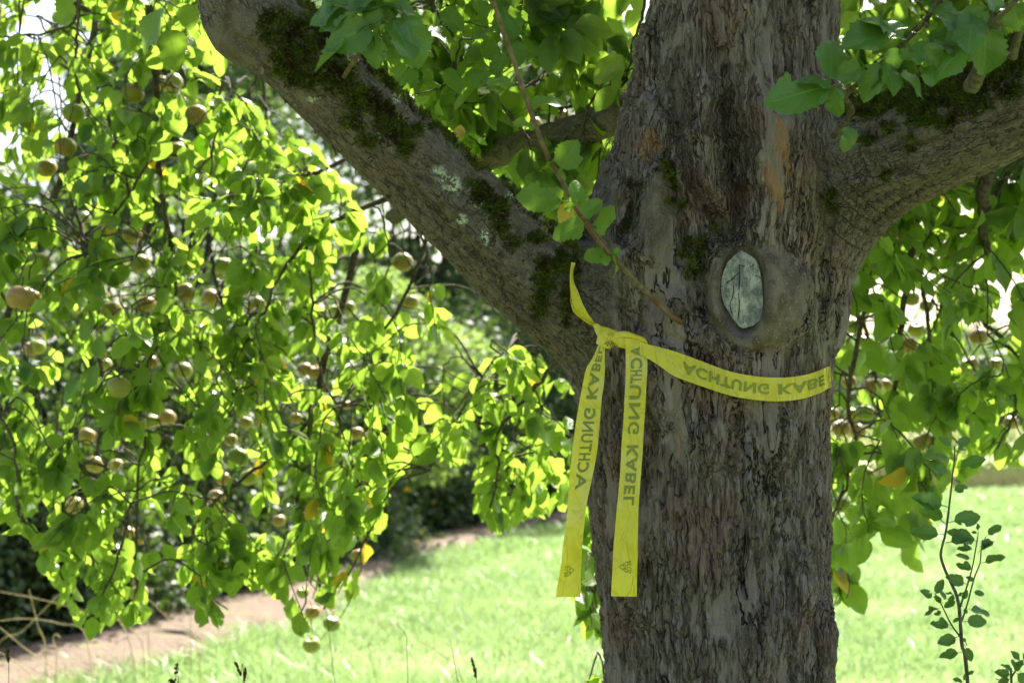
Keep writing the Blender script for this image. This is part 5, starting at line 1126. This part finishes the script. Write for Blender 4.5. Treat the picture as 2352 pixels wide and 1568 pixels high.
# grass
def grass_mat():
    m = NT("grass_blades"); a = m.sep(m.attr("luv").outputs["Vector"]); c = m.mix(a[2], (0.11, 0.21, 0.065), (0.30, 0.42, 0.17)); c = m.mix(m.math('GREATER_THAN', a[2], .955), c, (0.42, 0.36, 0.18))
    p = m.bsdf(c, .38, .45); t = m.n("ShaderNodeBsdfTranslucent", {0: m.mix(.5, c, (0.38, 0.55, 0.18))})
    return m.out(m.n("ShaderNodeMixShader", {0: .42, 1: p.outputs[0], 2: t.outputs[0]}))
def side_of_soil(x, y):      # distance in x from the soil's grass edge
    return x - np.interp(y, sa[:, 1], sa[:, 0])
def blades(g, n, yr, xr, hr, wr, power=1.0, soilmin=-.1, thin=0.0):
    y = yr[0] + (yr[1] - yr[0]) * rng.random(n) ** power; x = np.interp(y, [yr[0], yr[1]], [xr[0], xr[2]]) + (np.interp(y, [yr[0], yr[1]], [xr[1], xr[3]]) - np.interp(y, [yr[0], yr[1]], [xr[0], xr[2]])) * rng.random(n)
    s = side_of_soil(x, y); inx = np.interp(y, ha[:, 1], ha[:, 0]); ok = (s > soilmin + .25 * rng.normal(size=n)) | (x < inx - 30) | (rng.random(n) < thin)
    clump = vnoise(x * 10 + 900, y * 10 + 900, 6, 4); ok &= rng.random(n) < .35 + .9 * clump
    x, y, clump = x[ok], y[ok], clump[ok]; n = len(x); h = rng.uniform(*hr, n) * (.6 + .8 * clump); w_ = rng.uniform(*wr, n)[:, None]; an = rng.uniform(0, 6.28, n); sd = np.stack([np.cos(an), np.sin(an), 0 * an], 1)
    ln = np.stack([rng.normal(0, .45, n), rng.normal(0, .45, n), np.ones(n)], 1) * h[:, None]; b = np.stack([x, y, np.zeros(n) - .01], 1); tip = b + ln * [1.7, 1.7, .95]; md = b + ln * .55
    V = np.stack([b - sd * w_, b + sd * w_, md + sd * w_ * .9, md - sd * w_ * .9, tip], 1); A = np.zeros((n, 5, 3)); A[..., 2] = (.5 * rng.random(n) + .5 * vnoise(x * 10 + 700, y * 10 + 700, 9, 8))[:, None] ** .8
    i5 = np.arange(n)[:, None] * 5; g.add(V, i5 + np.array([0, 1, 2, 3]), i5 + np.array([3, 2, 4]), A)
g = Geo()
blades(g, 120000, (7.0, 15.0), (-3.8, 3.6, -2.4, 6.2), (.04, .10), (.002, .0042), 1.0)
blades(g, 80000, (15.0, 29.0), (-1.0, 6.2, .5, 11.5), (.05, .12), (.004, .009), 1.0)
blades(g, 9000, (1.2, 7.0), (-2.6, 2.6, -3.8, 3.6), (.05, .12), (.003, .006), 1.0)
blades(g, 14000, (7.0, 20.0), (-3.4, -1.6, -.6, .6), (.04, .12), (.002, .005), 1.0, -.75, .10)
o = build("grass", g, grass_mat()); tag(o, kind="stuff")
# dry herb band and flowering meadow far off
g = Geo()
n = 26000; y = rng.uniform(28, 36, n); x = rng.uniform(-2, 15, n); h = rng.uniform(.10, .30, n); an = rng.uniform(0, 6.28, n); sd = np.stack([np.cos(an), np.sin(an), 0 * an], 1) * .022
b = np.stack([x, y, 0 * x], 1); ln = np.stack([rng.normal(0, .2, n), rng.normal(0, .2, n), np.ones(n)], 1) * h[:, None]; V = np.stack([b - sd, b + sd, b + ln * .6 + sd, b + ln * .6 - sd, b + ln], 1); A = np.zeros((n, 5, 3)); A[..., 2] = np.clip(rng.normal(.35, .25, n) + .35 * (y > 31), 0, 1)[:, None]
i5 = np.arange(n)[:, None] * 5; g.add(V, i5 + np.array([0, 1, 2, 3]), i5 + np.array([3, 2, 4]), A)
m = NT("herb_band"); a = m.sep(m.attr("luv").outputs["Vector"]); c = m.mix(m.ss(a[2], .2, .8), (0.36, 0.32, 0.20), (0.30, 0.36, 0.14))
o = build("tall_herbs", g, m.out(m.bsdf(c, .8, .2))); tag(o, kind="stuff")
g = Geo(); n = 16000; y = rng.uniform(33, 95, n) ; x = rng.uniform(0, .40, n) * y; z = rng.uniform(.2, .7, n); p = np.stack([x, y, z], 1)
put(g, TL, p - [0, .05, 0], rdir(n) + [0, 0, .6], rdir(n), rng.uniform(.08, .22, n), rng.random(n), tri=True)
m = NT("flowering_meadow"); a = m.sep(m.attr("luv").outputs["Vector"]); c = m.mix(m.ss(a[2], .55, .65), (0.20, 0.28, 0.07), (0.52, 0.48, 0.14)); c = m.mix(m.math('GREATER_THAN', a[2], .9), c, (.7, .68, .6))
o = build("flowering_meadow", g, m.out(m.bsdf(c, .6, .3))); tag(o, kind="stuff")

# dry grass stalks, one by one
STK = [("arching straw stalk leaning right, topmost at the bottom left", [(0, 1358), (90, 1375), (200, 1405), (290, 1450)], 6.4), ("long straw stalk bent almost flat near the left edge", [(0, 1425), (60, 1420), (140, 1432), (200, 1470)], 6.2), ("upright dry stalk against the dark hedge", [(105, 1500), (88, 1440), (78, 1400), (66, 1352)], 6.3),
 ("dry stalk slanting up right at the far left", [(-10, 1490), (50, 1450), (100, 1400), (155, 1345)], 6.5), ("stalk crossing low at the left corner", [(-5, 1495), (40, 1520), (80, 1560), (110, 1600)], 5.6), ("straw stalk slanting down through the corner grass", [(0, 1440), (60, 1490), (120, 1530), (170, 1580)], 5.8), ("hooked pale stalk bent over at its top", [(130, 1520), (124, 1480), (122, 1462), (130, 1456), (138, 1464)], 6.0),
 ("long pale stalk lying across the soil edge", [(340, 1375), (400, 1432), (450, 1470)], 6.6), ("thin stalk below the lowest leaves at left", [(260, 1380), (300, 1440), (330, 1500)], 6.3), ("short stalk in front of the soil at left", [(300, 1300), (318, 1380), (340, 1440)], 6.6), ("stiff stalk behind the left leaf tips", [(400, 1300), (430, 1390), (438, 1440)], 7.0),
 ("thin green-brown stem left of the middle grass", [(935, 1640), (937, 1560), (934, 1490), (932, 1458), (910, 1430)], 3.6), ("thin stem right of the middle grass", [(1055, 1640), (1050, 1560), (1042, 1510), (1034, 1468)], 3.6), ("dry straw lying obliquely in the middle grass", [(860, 1425), (950, 1465), (1010, 1500), (1060, 1560)], 5.6), ("thin stalk with a frail ear in front of the lowest apples", [(770, 1640), (765, 1540), (758, 1470), (752, 1420), (748, 1395)], 3.8),
 ("pale thin stem between the two middle stems", [(845, 1470), (852, 1520), (866, 1600)], 4.6)]
for lab, pts, d in STK:
    a = np.array(pts, float); w_ = PV(a, np.full(len(a), d)); lowk = int(np.argmin(w_[:, 2])); w2 = w_ if lowk == len(w_) - 1 else w_[::-1]
    w2 = np.vstack([w2, [w2[-1][0] + (w2[-1][0] - w2[-2][0]) * .6, d, 0.0]]); c = catmull(w2, 5); g = Geo(); tube(g, c, np.linspace(.0016, .0028, len(c)) if d > 5 else np.linspace(.0006, .0013, len(c)), 6, .05)
    o = build("grass_stalk", g, M['dry' if d > 4.2 else 'twig']); tag(o, lab, "grass stalk", "dry grass stalks")
for lab, ps in (("dark drooping seed head rising from the bottom edge, left one", [[(543, 1525), (548, 1540), (553, 1552), (560, 1600)], [(563, 1538), (562, 1552), (561, 1565), (562, 1600)]]), ("dark knotty seed head at the bottom edge right of the middle", [[(1085, 1516), (1090, 1536), (1093, 1556), (1096, 1610)]]), ("dark seed head just peeping over the bottom edge", [[(393, 1557), (402, 1566), (410, 1590)]]), ("dark seed head at the left border bottom", [[(14, 1480), (18, 1520), (20, 1580)]])):
    g = Geo(); gs = Geo(); d = 3.3
    for pl in ps:
        w_ = PV(np.array(pl, float), np.full(len(pl), d)); w_ = np.vstack([w_, [w_[-1][0] + .02, d, 0]]); c = catmull(w_, 6); tube(gs, c, .0008, 5)
        m_ = 60; kk_ = rng.random(m_) * 13; ii = kk_.astype(int); p = c[ii] * (1 - (kk_ - ii)[:, None]) + c[ii + 1] * (kk_ - ii)[:, None]
        put(g, TL, p, nrm(c[0] - c[8]) + rdir(m_) * .35, rdir(m_), rng.uniform(.006, .011, m_), rng.random(m_), tri=True)
    o = build("seed_head_stalk", gs, M['twig']); tag(o, lab, "grass stalk", "dark seed heads"); s_ = build("seed_head", g, M['seed']); s_.parent = o

# ------------------------------------------------------------------ hedge, shrubs and trees behind
def hull_leaves(g, n, fn, L, mat_tri=True, spread=.12, up=.3, lit=None):
    p, nn = fn(n); p = p + nn * rng.normal(0, spread, (n, 1)) + rng.normal(0, spread * .4, (n, 3))
    put(g, TL, p, nn * .5 + rdir(n) + [0, 0, -.3], nn * .6 + rdir(n) * .8 + [0, 0, up], rng.uniform(*L, n), rng.random(n), tri=True)
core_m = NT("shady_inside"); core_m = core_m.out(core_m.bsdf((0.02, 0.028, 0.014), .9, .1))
hc = catmull([(x, y, 0) for x, y in hb], 5); hn = nrm(np.stack([np.gradient(hc[:, 1]), -np.gradient(hc[:, 0]), 0 * hc[:, 0]], 1))    # towards the meadow
def hedge(name, lab, i0, i1, h, depth, L, n, mat, bulge=.15):
    seg = hc[i0:i1 + 1]; sn = hn[i0:i1 + 1]; mid = seg[len(seg) // 2]; root = empty(name, (mid[0], mid[1], 0)); tag(root, lab, "hedge"); bpy.context.view_layer.update()
    hs = h * (1 + .10 * np.sin(np.arange(len(seg)) * 1.9) + rng.normal(0, .05, len(seg)))
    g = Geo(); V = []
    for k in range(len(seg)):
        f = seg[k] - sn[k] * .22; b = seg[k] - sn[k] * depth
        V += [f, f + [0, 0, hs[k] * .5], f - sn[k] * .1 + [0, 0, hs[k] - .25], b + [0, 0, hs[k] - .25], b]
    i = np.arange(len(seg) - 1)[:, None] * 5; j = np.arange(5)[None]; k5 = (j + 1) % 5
    g.add(V, np.stack([i + j, i + 5 + j, i + 5 + k5, i + k5], -1).reshape(-1, 4)); child(build("shade_core", g, core_m), root)  # closed hull, near-black colour standing in for the shade inside the hedge
    def fn(n):
        s = rng.random(n) * (len(seg) - 1.001); ii = s.astype(int); f = (s - ii)[:, None]; c = seg[ii] * (1 - f) + seg[ii + 1] * f; q = sn[ii]; hh = np.interp(s, np.arange(len(seg)), hs)
        top = rng.random(n) < .28; z = rng.random(n) ** .9 * hh
        p = c + q * (bulge * np.sin(z * 3 + s) - .02)[:, None] + np.stack([0 * z, 0 * z, z], 1)
        tp = c - q * (rng.random(n) * depth)[:, None] + np.stack([0 * z, 0 * z, hh + .08 * np.sin(s * 9)], 1)
        P_ = np.where(top[:, None], tp, p); N_ = np.where(top[:, None], [0, 0, 1.0], q); return P_, N_
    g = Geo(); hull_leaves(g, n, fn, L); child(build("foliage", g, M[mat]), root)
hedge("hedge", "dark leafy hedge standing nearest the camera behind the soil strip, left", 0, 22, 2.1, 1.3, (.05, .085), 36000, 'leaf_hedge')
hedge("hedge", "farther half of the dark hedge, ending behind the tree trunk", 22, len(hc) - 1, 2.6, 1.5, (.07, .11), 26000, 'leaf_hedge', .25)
def bush(name, lab, cat, x, y, h, r_, n, L, mat, trunk=True, lobes=9, zb=.3, seed=0, group=None):
    root = empty(name, (x, y, 0)); tag(root, lab, cat, group); bpy.context.view_layer.update(); r = np.random.default_rng(seed)
    g = Geo(); cs = []
    for k in range(lobes):
        a = r.uniform(0, 6.28); q = r.random() ** .6 * r_ * .62; z = zb * h + (h * (1 - zb)) * r.random() ** .8 * .86; cs.append((x + q * math.cos(a), y + q * math.sin(a), z, r_ * r.uniform(.32, .55) * (1 - .35 * z / h)))
    tb_ = Geo(); tube(tb_, catmull([(x, y, 0), (x + .1, y, h * .3), (x, y, h * .75)], 4), np.linspace(.05 * h / 3, .01, 9), 8, .05)
    for c in cs: tube(tb_, catmull([(x, y, h * .2), ((x + c[0]) / 2, (y + c[1]) / 2, c[2] * .6), (c[0], c[1], c[2])], 4), np.linspace(.02 * h / 3, .006, 9), 6, .05)
    child(build("trunk", tb_, M['far_bark']), root)
    cs = np.array(cs); k = r.integers(0, lobes, n); dn = nrm(r.normal(size=(n, 3))); cl = nrm(r.normal(size=(lobes * 14, 3))); ci = r.integers(0, len(cl), n)
    d2 = nrm(cl[ci] + dn * .5); p = cs[k, :3] + d2 * cs[k, 3:4] * (.55 + .5 * r.random((n, 1)) ** .5) * [1, 1, .85]; p[:, 2] = np.maximum(p[:, 2], .05)
    put(g, TL, p, d2 + rdir(n) * .9 + [0, 0, -.2], d2 * .6 + rdir(n) * .7 + [0, 0, .35], r.uniform(*L, n), r.random(n), tri=True)
    child(build("crown", g, M[mat]), root)
bush("shrub", "pale leafy shrub leaning out of the hedge behind the hanging leaves", "shrub", -1.35, 15.4, 3.6, 1.45, 11000, (.06, .10), 'leaf_bright', seed=1, zb=.1, lobes=12)
bush("shrub", "small weedy shrub on the soil at the hedge foot", "shrub", -1.25, 14.2, .4, .35, 700, (.03, .06), 'leaf_far', seed=2, zb=.1, lobes=5)
GR = "trees standing behind the hedge"
for i, (x, y, h, r_, n, lab) in enumerate([(-7.0, 19, 5.0, 2.4, 9000, "low bluish tree behind the hedge at the far left edge"), (-4.6, 20, 8.6, 2.9, 17000, "broad tree behind the hedge, second from the left"), (-1.6, 23, 9.6, 3.3, 19000, "tall tree behind the hedge between the hanging branches"),
     (.8, 25, 10.2, 3.3, 18000, "tall tree behind the hedge left of the trunk, over the middle"), (3.6, 29, 8.5, 3.2, 12000, "tree behind the hedge right beside the trunk"), (-5.0, 30, 11.5, 3.8, 16000, "tallest tree in the second row behind the hedge"), (1.9, 34, 11.0, 4.2, 10000, "wide pale tree farthest back over the middle")]):
    bush("background_tree", lab, "tree", x, y, h, r_, n, (.11, .19), 'leaf_far', seed=20 + i, zb=.12, lobes=16, group=GR)
# far wooded hills on the right
g = Geo(); xs = np.linspace(-160, 260, 90); V = []
for x in xs:
    hgt_ = 8.5 + 2.5 * math.sin(x * .03) + 1.2 * math.sin(x * .11 + 1); V += [(x, 170, -1), (x, 176, hgt_ * .6), (x, 200, hgt_), (x, 260, hgt_ * .8), (x, 300, -1)]
i = np.arange(89)[:, None] * 5; j = np.arange(4)[None]; g.add(V, np.stack([i + j, i + 5 + j, i + 6 + j, i + j + 1], -1).reshape(-1, 4))
m = NT("far_hill"); o = build("hills", g, m.out(m.bsdf(m.mix(m.noise(m.obj(), .3, 4), (0.04, 0.07, 0.03), (0.09, 0.13, 0.06)), .9, .1))); tag(o, kind="structure")
g = Geo(); n = 30000; x = rng.uniform(20, 110, n); y = rng.uniform(168, 205, n); hh_ = 8.5 + 2.5 * np.sin(x * .03) + 1.2 * np.sin(x * .11 + 1); z = hh_ * np.interp(y, [168, 176, 200], [0, .6, 1.0]) + rng.random(n) * 1.2 + .8 * np.sin(x * .9) * np.sin(y)
put(g, TL, np.stack([x, y, z], 1), rdir(n), rdir(n) + [0, 0, .5], rng.uniform(.5, 1.1, n), rng.random(n), tri=True); o = build("far_woods", g, M['leaf_far']); tag(o, kind="stuff")
